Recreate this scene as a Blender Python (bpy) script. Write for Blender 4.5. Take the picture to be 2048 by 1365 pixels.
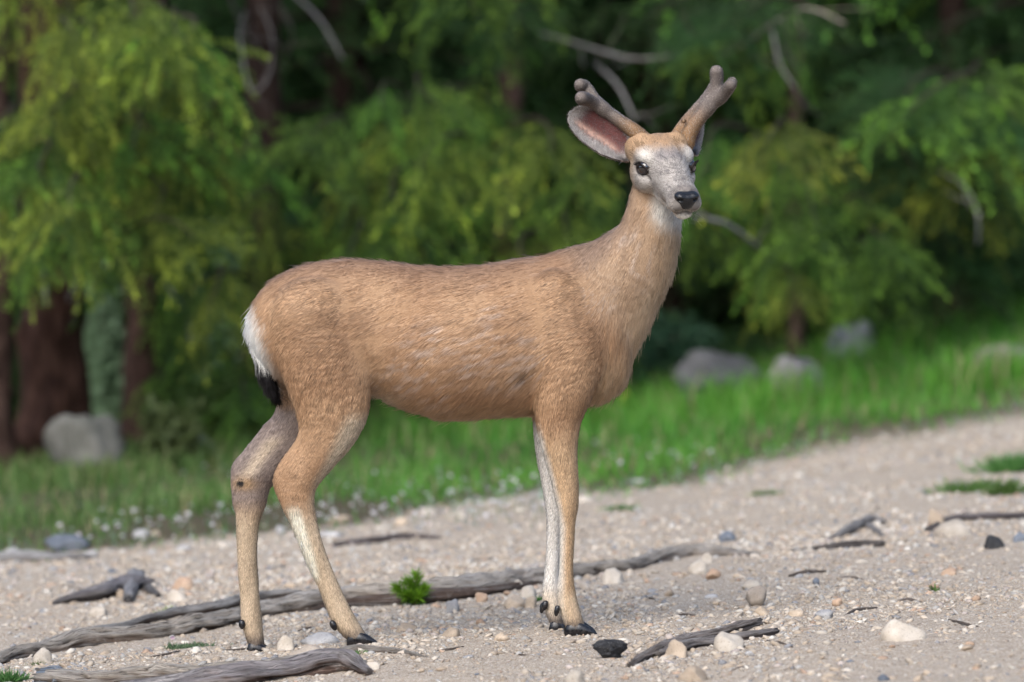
import bpy, math, random
import numpy as np
from mathutils import Vector, Matrix

# ------------------------------------------------------------------ clear
for o in list(bpy.data.objects):
    bpy.data.objects.remove(o, do_unlink=True)
SC = bpy.context.scene
COL = SC.collection

# ------------------------------------------------------------------ camera
CAM_D = 14.2          # metres from the lens to the deer
CAM_H = 0.76          # lens height above the ground under the deer
PPM = 800.0           # picture pixels per metre at the deer (2048 px wide)
cam_d = bpy.data.cameras.new('camera')
cam_d.sensor_width = 36.0
cam_d.lens = 36.0 * CAM_D / (2048.0 / PPM)
cam_d.clip_start = 0.5
cam_d.clip_end = 2000.0
cam_d.dof.use_dof = True
cam_d.dof.focus_distance = CAM_D - 0.15
cam_d.dof.aperture_fstop = 2.9
cam = bpy.data.objects.new('camera', cam_d)
cam.location = (0.0, -CAM_D, CAM_H)
cam.rotation_euler = (math.radians(90), 0, 0)
COL.objects.link(cam)
SC.camera = cam

# ------------------------------------------------------------------ sky and soft overcast sun
SUN_EL, SUN_AZ = math.radians(40), math.radians(200)   # azimuth clockwise from +Y; 180 = behind the camera
world = bpy.data.worlds.new('World')
SC.world = world
world.use_nodes = True
wn = world.node_tree
wn.nodes.clear()
w_out = wn.nodes.new('ShaderNodeOutputWorld')
w_bg = wn.nodes.new('ShaderNodeBackground')
w_sky = wn.nodes.new('ShaderNodeTexSky')
w_sky.sky_type = 'NISHITA'
w_sky.sun_disc = False
w_sky.sun_elevation = SUN_EL
w_sky.sun_rotation = SUN_AZ
w_sky.air_density = 1.0
w_sky.dust_density = 1.7
w_sky.ozone_density = 1.0
w_bg.inputs['Strength'].default_value = 0.13
wn.links.new(w_sky.outputs[0], w_bg.inputs[0])
wn.links.new(w_bg.outputs[0], w_out.inputs[0])

sun_d = bpy.data.lights.new('sun', 'SUN')
sun_d.energy = 1.5
sun_d.angle = math.radians(50)
sun_d.color = (1.0, 0.97, 0.93)
sun = bpy.data.objects.new('sun', sun_d)
sdir = Vector((math.sin(SUN_AZ) * math.cos(SUN_EL), math.cos(SUN_AZ) * math.cos(SUN_EL), math.sin(SUN_EL)))
sun.rotation_euler = sdir.to_track_quat('Z', 'Y').to_euler()
sun.location = (0, -5, 20)
COL.objects.link(sun)

SC.view_settings.view_transform = 'Standard'
SC.view_settings.look = 'None'
SC.view_settings.gamma = 1.0
SC.view_settings.use_curve_mapping = False
SC.view_settings.exposure = 1.22

SC.render.engine = 'CYCLES'
cy = SC.cycles
cy.use_denoising = True
try:
    cy.denoiser = 'OPENIMAGEDENOISE'
    cy.denoising_input_passes = 'RGB_ALBEDO_NORMAL'
    cy.denoising_prefilter = 'ACCURATE'
except Exception:
    pass
cy.max_bounces = 7
cy.diffuse_bounces = 4
cy.glossy_bounces = 2
cy.transmission_bounces = 2
cy.transparent_max_bounces = 8
cy.caustics_reflective = False
cy.caustics_refractive = False
try:
    SC.cycles_curves.shape = 'RIBBONS'
    SC.cycles_curves.subdivisions = 2
except Exception:
    pass

# ------------------------------------------------------------------ helpers
RNG = np.random.default_rng(7)
random.seed(7)

def hash01(ix, iy, iz, seed=0):
    n = (ix.astype(np.int64) * 374761393 + iy.astype(np.int64) * 668265263 + iz.astype(np.int64) * 2147483647 + seed * 974711) & 0x7fffffff
    n = ((n ^ (n >> 13)) * 1274126177) & 0x7fffffff
    n = ((n ^ (n >> 15)) * 668265263) & 0x7fffffff
    return ((n ^ (n >> 16)) & 0xffff) / 65535.0

def vnoise(p, seed=0):
    """smooth value noise in -1..1 for an (n,3) array"""
    p = np.asarray(p, dtype=np.float64)
    i = np.floor(p)
    f = p - i
    f = f * f * f * (f * (f * 6 - 15) + 10)
    i = i.astype(np.int64)
    out = np.zeros(len(p))
    for dx in (0, 1):
        wx = f[:, 0] if dx else 1 - f[:, 0]
        for dy in (0, 1):
            wy = f[:, 1] if dy else 1 - f[:, 1]
            for dz in (0, 1):
                wz = f[:, 2] if dz else 1 - f[:, 2]
                out += wx * wy * wz * hash01(i[:, 0] + dx, i[:, 1] + dy, i[:, 2] + dz, seed)
    return out * 2 - 1

def fbm(p, seed=0, octaves=3, gain=0.5):
    p = np.asarray(p, dtype=np.float64)
    a, s, t = 1.0, 0.0, 0.0
    for k in range(octaves):
        s = s + a * vnoise(p, seed + 17 * k)
        t += a
        a *= gain
        p = p * 2.03 + 11.7
    return s / t

def sstep(a, b, x):
    t = np.clip((x - a) / (b - a), 0, 1)
    return t * t * (3 - 2 * t)

def srgb(r, g, b):
    c = np.array([r, g, b], dtype=np.float64) / 255.0
    return np.where(c <= 0.04045, c / 12.92, ((c + 0.055) / 1.055) ** 2.4)

def new_mesh(name, verts, faces, smooth=True):
    """faces: (n,3) or (n,4) array, or list of such arrays"""
    me = bpy.data.meshes.new(name)
    verts = np.ascontiguousarray(verts, dtype=np.float32)
    blocks = faces if isinstance(faces, list) else [faces]
    blocks = [np.asarray(b, dtype=np.int32) for b in blocks if len(b)]
    me.vertices.add(len(verts))
    me.vertices.foreach_set('co', verts.ravel())
    loops = np.concatenate([b.ravel() for b in blocks])
    sizes = np.concatenate([np.full(len(b), b.shape[1], dtype=np.int32) for b in blocks])
    starts = np.concatenate([[0], np.cumsum(sizes)[:-1]]).astype(np.int32)
    me.loops.add(len(loops))
    me.loops.foreach_set('vertex_index', loops)
    me.polygons.add(len(sizes))
    me.polygons.foreach_set('loop_start', starts)
    me.polygons.foreach_set('loop_total', sizes)
    if smooth:
        me.polygons.foreach_set('use_smooth', np.ones(len(sizes), dtype=bool))
    me.update(calc_edges=True)
    me.validate()
    return me

def set_color(me, cols, name='col'):
    a = me.attributes.new(name, 'FLOAT_COLOR', 'POINT')
    c = np.ones((len(me.vertices), 4), dtype=np.float32)
    c[:, :3] = cols
    a.data.foreach_set('color', c.ravel())

def link(name, data, parent=None, mat=None, label=None, cat=None, group=None, kind=None):
    o = bpy.data.objects.new(name, data)
    COL.objects.link(o)
    if mat is not None and data is not None:
        if len(data.materials) == 0:
            data.materials.append(mat)
    if parent is not None:
        o.parent = parent
    if label: o['label'] = label
    if cat: o['category'] = cat
    if group: o['group'] = group
    if kind: o['kind'] = kind
    return o

def empty(name, loc, label, cat, group=None, rz=0.0):
    o = bpy.data.objects.new(name, None)
    o.empty_display_size = 0.1
    o.location = loc
    o.rotation_euler = (0, 0, rz)
    COL.objects.link(o)
    o['label'] = label
    o['category'] = cat
    if group: o['group'] = group
    return o

class Nodes:
    def __init__(self, name):
        self.m = bpy.data.materials.new(name)
        self.m.use_nodes = True
        self.t = self.m.node_tree
        self.t.nodes.clear()
        self.out = self.t.nodes.new('ShaderNodeOutputMaterial')
    def n(self, typ, **kw):
        nd = self.t.nodes.new(typ)
        for k, v in kw.items():
            setattr(nd, k, v)
        return nd
    def l(self, a, b):
        self.t.links.new(a, b)
    def bsdf(self, rough=0.8, spec=0.3):
        b = self.n('ShaderNodeBsdfPrincipled')
        b.inputs['Roughness'].default_value = rough
        b.inputs['Specular IOR Level'].default_value = spec
        self.l(b.outputs[0], self.out.inputs[0])
        return b
    def attr(self, name='col'):
        a = self.n('ShaderNodeAttribute')
        a.attribute_name = name
        return a.outputs['Color']
    def coord(self, which='Object'):
        return self.n('ShaderNodeTexCoord').outputs[which]
    def noise(self, vec, scale, detail=4, rough=0.55, dist=0.0):
        x = self.n('ShaderNodeTexNoise')
        x.inputs['Scale'].default_value = scale
        x.inputs['Detail'].default_value = detail
        x.inputs['Roughness'].default_value = rough
        x.inputs['Distortion'].default_value = dist
        if vec is not None:
            self.l(vec, x.inputs['Vector'])
        return x.outputs['Fac']
    def mapr(self, val, a, b, c, d):
        x = self.n('ShaderNodeMapRange')
        self.l(val, x.inputs[0])
        for k, v in zip((1, 2, 3, 4), (a, b, c, d)):
            x.inputs[k].default_value = v
        return x.outputs[0]
    def ramp(self, fac, stops):
        r = self.n('ShaderNodeValToRGB')
        e = r.color_ramp.elements
        while len(e) < len(stops):
            e.new(0.5)
        for el, (p, c) in zip(e, stops):
            el.position = p
            el.color = (c[0], c[1], c[2], 1)
        self.l(fac, r.inputs[0])
        return r.outputs[0]
    def mix(self, fac, a, b, mode='MIX'):
        x = self.n('ShaderNodeMix', data_type='RGBA', blend_type=mode)
        for sock, v in ((x.inputs[0], fac), (x.inputs[6], a), (x.inputs[7], b)):
            if isinstance(v, (int, float)):
                sock.default_value = v
            elif isinstance(v, (tuple, list, np.ndarray)):
                sock.default_value = (v[0], v[1], v[2], 1)
            else:
                self.l(v, sock)
        return x.outputs[2]
    def bump(self, height, strength=0.3, dist=0.01):
        b = self.n('ShaderNodeBump')
        b.inputs['Strength'].default_value = strength
        b.inputs['Distance'].default_value = dist
        self.l(height, b.inputs['Height'])
        return b.outputs[0]

def W(px, py, y=0.0):
    """world point seen at picture pixel (px,py) when it stands y metres behind the deer's mid plane"""
    k = (CAM_D + y) / CAM_D / PPM
    return np.array([(px - 1024.0) * k, y, CAM_H + (682.5 - py) * k])

# ------------------------------------------------------------------ terrain
BUMPS = [  # x, y, height, radius
    (-0.36, -0.1, 0.017, 0.16), (0.16, 0.0, 0.006, 0.2), (-0.65, 0.1, 0.004, 0.12),
    (-0.95, -0.7, -0.02, 0.4), (0.9, -0.8, 0.012, 0.5),
]
def ground(x, y):
    x = np.asarray(x, dtype=np.float64); y = np.asarray(y, dtype=np.float64)
    x, y = np.broadcast_arrays(x, y)
    xs = np.sign(x) * np.minimum(np.abs(x), 4 + 0.12 * np.maximum(np.abs(x) - 4, 0))
    ys = np.where(y < 11, y, 11 + (y - 11) * 0.25)
    ys = np.minimum(ys, 40)
    z = 0.015 + 0.066 * xs + 0.036 * np.maximum(ys, -30)
    # the right-hand bank climbs towards the trees
    z = z + 0.035 * sstep(0.5, 3.0, x) * np.clip(y - 5.0, 0, 7)
    sh = x.shape
    p = np.stack([x.ravel(), y.ravel(), np.zeros(x.size)], 1)
    z = z + (0.012 * fbm(p * 1.7, 3, 2) + 0.03 * vnoise(p * 0.33, 5) * sstep(2, 8, p[:, 1])).reshape(sh)
    for bx, by, h, r in BUMPS:
        z = z + h * np.exp(-((x - bx) ** 2 + (y - by) ** 2) / (r * r))
    return z

def gz(x, y):
    return float(ground(np.array([x]), np.array([y]))[0])

def G(px, py, ymax=40.0):
    """point of the ground that picture pixel (px,py) looks at"""
    ys = np.linspace(-4, ymax, 1500)
    k = (CAM_D + ys) / CAM_D / PPM
    xs = (px - 1024.0) * k
    zs = CAM_H + (682.5 - py) * k
    d = zs - ground(xs, ys)
    i = np.argmax(d <= 0) if (d <= 0).any() else len(ys) - 1
    return np.array([xs[i], ys[i], float(ground(xs[i:i+1], ys[i:i+1])[0])])

def edge_y(x):
    """depth at which the gravel gives way to grass"""
    x = np.asarray(x, dtype=np.float64)
    p = np.stack([x.ravel() * 1.6, np.zeros(x.size), np.zeros(x.size)], 1)
    n = fbm(p, 21, 3).reshape(x.shape)
    return np.interp(x, [-8, -1.8, -1.0, -0.3, 0.3, 0.9, 2.2, 8], [4.4, 4.2, 4.5, 5.0, 5.6, 6.8, 8.2, 9.5]) + 0.45 * n
# ================================================================== GROUND
def grade(lo, hi, a, b, fine, growth=1.16):
    """coordinates: step `fine` between a and b, growing outwards to lo and hi"""
    mid = list(np.arange(a, b + 1e-6, fine))
    s, right = fine, []
    v = mid[-1]
    while v < hi:
        s *= growth; v += s; right.append(v)
    s, left = fine, []
    v = mid[0]
    while v > lo:
        s *= growth; v -= s; left.append(v)
    return np.array(left[::-1] + mid + right)

def build_ground():
    xs = grade(-400, 400, -2.6, 2.6, 0.016)
    ys = grade(-60, 600, -2.4, 4.2, 0.018)
    X, Y = np.meshgrid(xs, ys)
    Z = ground(X, Y)
    p = np.stack([X.ravel(), Y.ravel(), np.zeros(X.size)], 1)
    near = sstep(9, 3, np.abs(p[:, 1])) * sstep(6, 3, np.abs(p[:, 0]))
    Z = Z + ((0.0035 * fbm(p * 22, 31, 2) + 0.003 * vnoise(p * 55, 37)) * near).reshape(Z.shape)
    v = np.stack([X, Y, Z], -1).reshape(-1, 3)
    nx, ny = len(xs), len(ys)
    i = np.arange(nx * ny).reshape(ny, nx)
    f = np.stack([i[:-1, :-1], i[:-1, 1:], i[1:, 1:], i[1:, :-1]], -1).reshape(-1, 4)
    me = new_mesh('ground', v, f)
    soil = sstep(-0.25, 0.35, v[:, 1] - edge_y(v[:, 0]) + 0.3 * fbm(v * 3.0, 41, 2))
    set_color(me, np.stack([soil, soil, soil], 1), 'soil')
    N = Nodes('sandy_gravel_ground')
    b = N.bsdf(0.95, 0.15)
    co = N.coord('Object')
    big = N.noise(co, 1.6, 5, 0.6)
    mid = N.noise(co, 22, 5, 0.65)
    fine = N.noise(co, 260, 3, 0.7)
    sand = N.ramp(mid, [(0.3, (0.36, 0.285, 0.205)), (0.5, (0.46, 0.38, 0.28)), (0.72, (0.54, 0.46, 0.36))])
    sand = N.mix(N.mapr(big, 0.35, 0.7, 0.0, 0.5), sand, (0.35, 0.285, 0.225))
    sand = N.mix(N.mapr(fine, 0.35, 0.65, 0.55, 0.0), sand, (0.2, 0.165, 0.135))
    sand = N.mix(N.mapr(fine, 0.58, 0.75, 0.0, 0.5), sand, (0.66, 0.6, 0.52))
    # single grains and tiny chips: cells of random tone
    for sc, amt in ((95.0, 0.55), (210.0, 0.75), (420.0, 0.6)):
        vo = N.n('ShaderNodeTexVoronoi'); vo.inputs['Scale'].default_value = sc
        N.l(co, vo.inputs['Vector'])
        sp = N.n('ShaderNodeSeparateColor'); N.l(vo.outputs['Color'], sp.inputs[0])
        grain = N.ramp(sp.outputs[0], [(0.0, (0.10, 0.085, 0.075)), (0.2, (0.25, 0.19, 0.14)), (0.45, (0.40, 0.32, 0.235)), (0.66, (0.46, 0.39, 0.32)), (0.87, (0.56, 0.49, 0.41)), (1.0, (0.66, 0.61, 0.54))])
        msk = N.mapr(sp.outputs[1], 0.35 if sc > 100 else 0.72, 0.55 if sc > 100 else 0.78, 0.0, amt)
        sand = N.mix(msk, sand, grain)
    dirt = N.ramp(mid, [(0.3, (0.055, 0.045, 0.03)), (0.7, (0.12, 0.1, 0.06))])
    col = N.mix(N.attr('soil'), sand, dirt)
    N.l(col, b.inputs['Base Color'])
    N.l(N.bump(N.n('ShaderNodeMath', operation='ADD').outputs[0], 0.0), b.inputs['Normal'])
    hgt = [n for n in N.t.nodes if n.type == 'MATH'][0]
    N.l(fine, hgt.inputs[0]); N.l(mid, hgt.inputs[1])
    bn = [n for n in N.t.nodes if n.type == 'BUMP'][0]
    bn.inputs['Strength'].default_value = 0.8
    bn.inputs['Distance'].default_value = 0.006
    link('ground', me, None, N.m, kind='structure')
build_ground()
# ================================================================== MATERIALS FOR PLANTS AND WOOD
def leaf_material(name, trans=0.35, rough=0.6):
    N = Nodes(name)
    dif = N.n('ShaderNodeBsdfPrincipled')
    dif.inputs['Roughness'].default_value = rough
    dif.inputs['Specular IOR Level'].default_value = 0.3
    tr = N.n('ShaderNodeBsdfTranslucent')
    mx = N.n('ShaderNodeMixShader'); mx.inputs[0].default_value = trans
    info = N.n('ShaderNodeObjectInfo').outputs['Random']
    hv = N.n('ShaderNodeHueSaturation')
    N.l(N.mapr(info, 0, 1, 0.485, 0.52), hv.inputs['Hue'])
    N.l(N.mapr(info, 0, 1, 0.8, 1.2), hv.inputs['Value'])
    N.l(N.attr('col'), hv.inputs['Color'])
    N.l(hv.outputs[0], dif.inputs['Base Color'])
    N.l(hv.outputs[0], tr.inputs['Color'])
    N.l(dif.outputs[0], mx.inputs[1]); N.l(tr.outputs[0], mx.inputs[2])
    N.l(mx.outputs[0], N.out.inputs[0])
    return N.m
LEAF = leaf_material('conifer_needles')
GRASSM = leaf_material('grass_blades', 0.4, 0.5)

def wood_material(name):
    """colour from the mesh, grain from the attribute 'grain' (along, round, radius)"""
    N = Nodes(name)
    b = N.bsdf(0.85, 0.2)
    g = N.n('ShaderNodeAttribute'); g.attribute_name = 'grain'
    fine = N.noise(g.outputs['Vector'], 11.0, 5, 0.65, 0.6)
    broad = N.noise(g.outputs['Vector'], 2.6, 3, 0.6, 0.8)
    spot = N.noise(N.coord(), 45, 4, 0.6)
    c = N.mix(N.mapr(broad, 0.50, 0.68, 0.0, 0.55), N.attr('col'), (0.56, 0.53, 0.50))
    c = N.mix(N.mapr(broad, 0.28, 0.42, 0.6, 0.0), c, (0.12, 0.085, 0.065))
    c = N.mix(N.mapr(fine, 0.36, 0.47, 0.85, 0.0), c, (0.03, 0.024, 0.02))
    c = N.mix(N.mapr(spot, 0.55, 0.75, 0.0, 0.35), c, (0.42, 0.39, 0.36))
    N.l(c, b.inputs['Base Color'])
    N.l(N.bump(fine, 1.0, 0.02), b.inputs['Normal'])
    return N.m
WOOD = wood_material('weathered_wood')
def dry_wood():
    N = Nodes('dry_dead_wood')
    b = N.bsdf(0.85, 0.2)
    f = N.noise(N.coord(), 30, 4, 0.6)
    N.l(N.mix(N.mapr(f, 0.35, 0.6, 0.55, 0.0), N.attr('col'), (0.10, 0.085, 0.075)), b.inputs['Base Color'])
    N.l(N.bump(f, 0.4, 0.01), b.inputs['Normal'])
    return N.m
DEADW = dry_wood()

def bark_material():
    N = Nodes('rough_bark')
    b = N.bsdf(0.9, 0.15)
    co = N.coord()
    mp = N.n('ShaderNodeMapping'); mp.inputs['Scale'].default_value = (14, 14, 3.5)
    N.l(co, mp.inputs['Vector'])
    f = N.noise(mp.outputs[0], 2.2, 5, 0.65, 0.4)
    c = N.ramp(f, [(0.3, (0.012, 0.008, 0.007)), (0.5, (0.05, 0.03, 0.023)), (0.72, (0.11, 0.075, 0.06))])
    N.l(N.mix(0.6, c, N.attr('col'), 'MULTIPLY'), b.inputs['Base Color'])
    N.l(N.bump(f, 1.0, 0.03), b.inputs['Normal'])
    return N.m
BARK = bark_material()

def tube(path, nr=20, sub=8, ridge=0.16, seed=0, flat=1.0, twist=1.5):
    """wood limb along path nodes (x,y,z,r): verts, faces, grain, (along, angle)"""
    n = np.asarray(path, float)
    p = np.vstack([2*n[0]-n[1], n, 2*n[-1]-n[-2]])
    C = []
    for k in range(1, len(p)-2):
        for t in np.linspace(0, 1, sub, endpoint=False):
            a, b, c, d = p[k-1], p[k], p[k+1], p[k+2]
            C.append(0.5*((2*b)+(-a+c)*t+(2*a-5*b+4*c-d)*t*t+(-a+3*b-3*c+d)*t**3))
    C.append(n[-1]); C = np.array(C)
    r = np.maximum(C[:, 3], 0.0008); c = C[:, :3]
    T = np.gradient(c, axis=0); T /= np.linalg.norm(T, axis=1, keepdims=True) + 1e-9
    up = np.array([0, 0, 1.0]) if abs(T[:, 2]).mean() < 0.8 else np.array([0, 1.0, 0])
    A = np.cross(up, T); A /= np.linalg.norm(A, axis=1, keepdims=True) + 1e-9
    B = np.cross(T, A)
    s = np.concatenate([[0], np.cumsum(np.linalg.norm(np.diff(c, axis=0), axis=1))])
    th = np.linspace(0, 2*np.pi, nr, endpoint=False)
    tw = twist * s
    TH = th[None, :] + tw[:, None]*0
    q = np.stack([np.cos(TH + tw[:, None])*2.2, np.sin(TH + tw[:, None])*2.2, np.repeat((s*2.5)[:, None], nr, 1)], -1).reshape(-1, 3)
    nz = (fbm(q, seed, 3) * 1.0 + 0.5 * fbm(q * np.array([2.6, 2.6, 0.9]), seed+5, 2)).reshape(len(c), nr)
    crease = ((1 - np.abs(vnoise(q*np.array([1.3, 1.3, 0.5]) + 7.7, seed+21)))**7).reshape(len(c), nr)
    crease2 = ((1 - np.abs(vnoise(q*np.array([2.4, 2.4, 0.7]) + 3.1, seed+23)))**9).reshape(len(c), nr)
    nz = nz - 1.2*crease - 0.9*crease2
    big = vnoise(np.stack([s*4, s*0, s*0], 1), seed+9)
    kr = np.random.default_rng(seed+77)
    knot = np.zeros_like(nz)
    for _ in range(max(2, int(s[-1]/0.16))):
        ks, ka, kw = kr.uniform(0, s[-1]), kr.uniform(0, 2*np.pi), kr.uniform(0.5, 1.1)
        da = np.angle(np.exp(1j*(TH-ka)))
        knot += kr.uniform(-0.5, 0.9)*np.exp(-(da/0.5)**2 - ((s[:, None]-ks)/(kw*r.mean()*1.2))**2)
    R = r[:, None] * (1 + ridge*1.6*nz + 0.12*big[:, None] + ridge*2.2*knot)
    wob = np.stack([vnoise(np.stack([s*7, s*0+k*9.1, s*0], 1), seed+60+k) for k in range(2)], 1)*r[:, None]*ridge*1.0
    c = c + A*wob[:, :1] + B*wob[:, 1:]
    V = c[:, None, :] + A[:, None, :]*(np.cos(TH)*R)[..., None] + B[:, None, :]*(np.sin(TH)*R*flat)[..., None]
    for e, sg in ((0, -1), (-1, 1)):      # splintered ends
        if r[e] > 0.006:
            V[e] += T[e]*(sg*kr.uniform(-0.2, 1.3, nr)*r[e])[:, None]
    i = np.arange(len(c)*nr).reshape(len(c), nr)
    f = np.stack([i[:-1], np.roll(i[:-1], -1, 1), np.roll(i[1:], -1, 1), i[1:]], -1).reshape(-1, 4)
    V = V.reshape(-1, 3)
    c0, c1 = len(V), len(V)+1
    cap = np.vstack([np.stack([np.full(nr, c0), np.roll(i[0], -1), i[0]], 1), np.stack([np.full(nr, c1), i[-1], np.roll(i[-1], -1)], 1)])
    V = np.vstack([V, c[0], c[-1]])
    g = np.stack([np.cos(TH)*1.0, np.sin(TH)*1.0, np.repeat((s*1.6)[:, None], nr, 1)], -1).reshape(-1, 3)
    g = np.vstack([g, [0, 0, 0], [0, 0, s[-1]]])
    ang = np.concatenate([np.sin(TH).ravel(), [0, 0]])
    along = np.concatenate([np.repeat(s / s[-1], nr), [0, 1]])
    return V, [f, cap], g, along, ang, np.concatenate([nz.ravel(), [0, 0]])

def set_vec(me, name, v):
    a = me.attributes.new(name, 'FLOAT_VECTOR', 'POINT')
    a.data.foreach_set('vector', np.ascontiguousarray(v, dtype=np.float32).ravel())

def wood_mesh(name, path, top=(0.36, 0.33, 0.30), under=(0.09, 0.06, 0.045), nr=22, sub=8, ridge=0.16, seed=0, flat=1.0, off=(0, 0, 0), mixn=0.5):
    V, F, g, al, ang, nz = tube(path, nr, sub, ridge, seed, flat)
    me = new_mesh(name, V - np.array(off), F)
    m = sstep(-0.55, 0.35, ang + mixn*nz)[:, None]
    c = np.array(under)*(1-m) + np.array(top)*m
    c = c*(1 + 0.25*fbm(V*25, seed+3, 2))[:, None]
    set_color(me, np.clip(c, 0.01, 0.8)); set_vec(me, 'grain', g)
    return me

# ================================================================== CONIFER BOUGHS (shared meshes)
def blades(base, tip, width, rng):
    """one thin triangle per blade from base to tip"""
    n = len(base)
    d = tip - base
    side = np.cross(d, rng.normal(0, 1, (n, 3)))
    side = side / (np.linalg.norm(side, axis=1, keepdims=True)+1e-9) * np.reshape(width, (-1, 1)) * 0.5
    m = base*0.55 + tip*0.45
    V = np.stack([base, m + side, tip, m - side], 1).reshape(-1, 3)
    i = np.arange(n)[:, None]*4
    F = np.hstack([i, i+1, i+2, i+3])
    return V, F

def norm(v):
    return v / (np.linalg.norm(v, axis=-1, keepdims=True) + 1e-12)
def norm1(v):
    return v/(np.linalg.norm(v)+1e-12)

def bough_mesh(seed, L=1.0, ntw=15, tipc=(0.16, 0.23, 0.035), oldc=(0.035, 0.07, 0.018), hang=0.5, bare=0.1):
    """a drooping bough along +X: limb, side twigs hanging from it, needles round every twig"""
    rng = np.random.default_rng(seed)
    t = np.linspace(0, 1, 8)
    ax = np.stack([t*L, 0.08*L*np.sin(t*3+seed), 0.10*L*t - 0.34*L*t**2.2], 1)
    Vs, Fs, Cs = [], [], []
    off = 0
    tv, tf, _, _, _, _ = tube(np.column_stack([ax, np.linspace(0.016, 0.003, 8)*L]), 6, 2, 0.05, seed)
    tq = [f for f in tf]
    woodV, woodF = tv, tq
    twigs = []
    for k in range(ntw):
        for sd in (-1, 1):
            u = bare + (1-bare)*(k+rng.uniform(0, 1))/ntw
            p = np.array([np.interp(u, t, ax[:, j]) for j in range(3)])
            ln = L*(0.16 + 0.30*math.sin(math.pi*min(u*0.9+0.08, 1)))*rng.uniform(0.6, 1.25)
            out = np.array([0.55, sd*rng.uniform(0.45, 1.0), -hang*rng.uniform(0.3, 1.3)])
            out /= np.linalg.norm(out)
            e = p + out*ln + np.array([0, 0, -0.35*ln*hang])
            twigs.append((p, e, u))
    twigs.append((ax[-2], ax[-1] + np.array([0.1*L, 0, -0.03*L]), 1.0))
    def needles(p, e, m, u, fr, lo, hi):
        nonlocal off
        ln = np.linalg.norm(e-p)
        w = rng.random(m)**0.8
        b = p + (e-p)*w[:, None]
        ex = (e-p)/ln
        d = rng.normal(0, 1, (m, 3)); d -= np.outer(d @ ex, ex)
        d = d/(np.linalg.norm(d, axis=1, keepdims=True)+1e-9) + ex*0.9
        d /= np.linalg.norm(d, axis=1, keepdims=True)
        nl = rng.uniform(lo, hi, m)*L**0.3
        V, F = blades(b, b+d*nl[:, None], rng.uniform(0.007, 0.011, m)*L**0.3, rng)
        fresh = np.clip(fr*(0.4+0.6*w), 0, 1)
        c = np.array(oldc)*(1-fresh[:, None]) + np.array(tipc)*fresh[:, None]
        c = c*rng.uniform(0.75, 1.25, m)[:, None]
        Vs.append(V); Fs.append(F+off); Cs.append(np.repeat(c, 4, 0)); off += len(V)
    for p, e, u in twigs:
        ln = np.linalg.norm(e-p)
        needles(p, e, max(int(ln*85), 5), u, 0.15, 0.014, 0.022)
        ns = max(2, int(ln/0.075))
        lush = rng.uniform(0.1, 1.2)
        for q in range(ns):
            w = (q+rng.uniform(0.3, 1.0))/ns
            st = p + (e-p)*w
            dr = norm1((e-p)/ln*0.8 + rng.normal(0, 0.27, 3) + np.array([0, 0, -0.4*hang]))
            sl = rng.uniform(0.07, 0.14)
            needles(st, st+dr*sl, 22, u, np.clip(rng.normal(0.75, 0.3), 0.1, 1.3)*lush*(0.45+0.55*w), 0.014, 0.024)
    V = np.vstack(Vs); F = np.vstack(Fs); C = np.vstack(Cs)
    nV = len(V)
    V = np.vstack([V, woodV]); C = np.vstack([C, np.tile(np.array([0.06, 0.045, 0.035]), (len(woodV), 1))])
    me = new_mesh('bough', V, [F] + [f + nV for f in woodF], smooth=False)
    set_color(me, C)
    me.materials.append(LEAF)
    return me
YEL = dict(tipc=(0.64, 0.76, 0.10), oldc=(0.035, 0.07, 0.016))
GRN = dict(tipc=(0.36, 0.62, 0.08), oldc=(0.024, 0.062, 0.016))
DRK = dict(tipc=(0.085, 0.18, 0.045), oldc=(0.022, 0.055, 0.018))  # needles darkened to put the shade of the deep rows into their colour
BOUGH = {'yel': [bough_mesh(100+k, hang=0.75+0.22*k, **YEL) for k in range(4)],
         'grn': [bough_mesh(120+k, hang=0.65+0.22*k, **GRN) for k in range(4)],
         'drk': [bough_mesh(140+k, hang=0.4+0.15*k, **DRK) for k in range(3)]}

def place_bough(tree, base, tip, kind, rng, roll=0.25):
    base = np.asarray(base, float); tip = np.asarray(tip, float)
    me = BOUGH[kind][rng.integers(0, len(BOUGH[kind]))]
    d = tip - base
    L = np.linalg.norm(d)
    # the mesh sags 0.24 L at its end; aim so that the tip lands on `tip`
    x = norm1(d + np.array([0, 0, 0.24*L]))
    y = norm1(np.cross(np.array([0, 0, 1.0]), x)); z = np.cross(x, y)
    a = rng.normal(0, roll)
    y, z = y*math.cos(a)+z*math.sin(a), z*math.cos(a)-y*math.sin(a)
    M = Matrix(((x[0], y[0], z[0], base[0]), (x[1], y[1], z[1], base[1]), (x[2], y[2], z[2], base[2]), (0, 0, 0, 1)))
    o = bpy.data.objects.new('bough', me)
    COL.objects.link(o)
    o.parent = tree
    o.matrix_parent_inverse = Matrix.Identity(4)
    o.matrix_basis = Matrix.Translation(-Vector(tree.location)) @ M @ Matrix.Scale(L/1.02, 4)
    return o
def norm1(v):
    return v/(np.linalg.norm(v)+1e-12)

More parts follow.
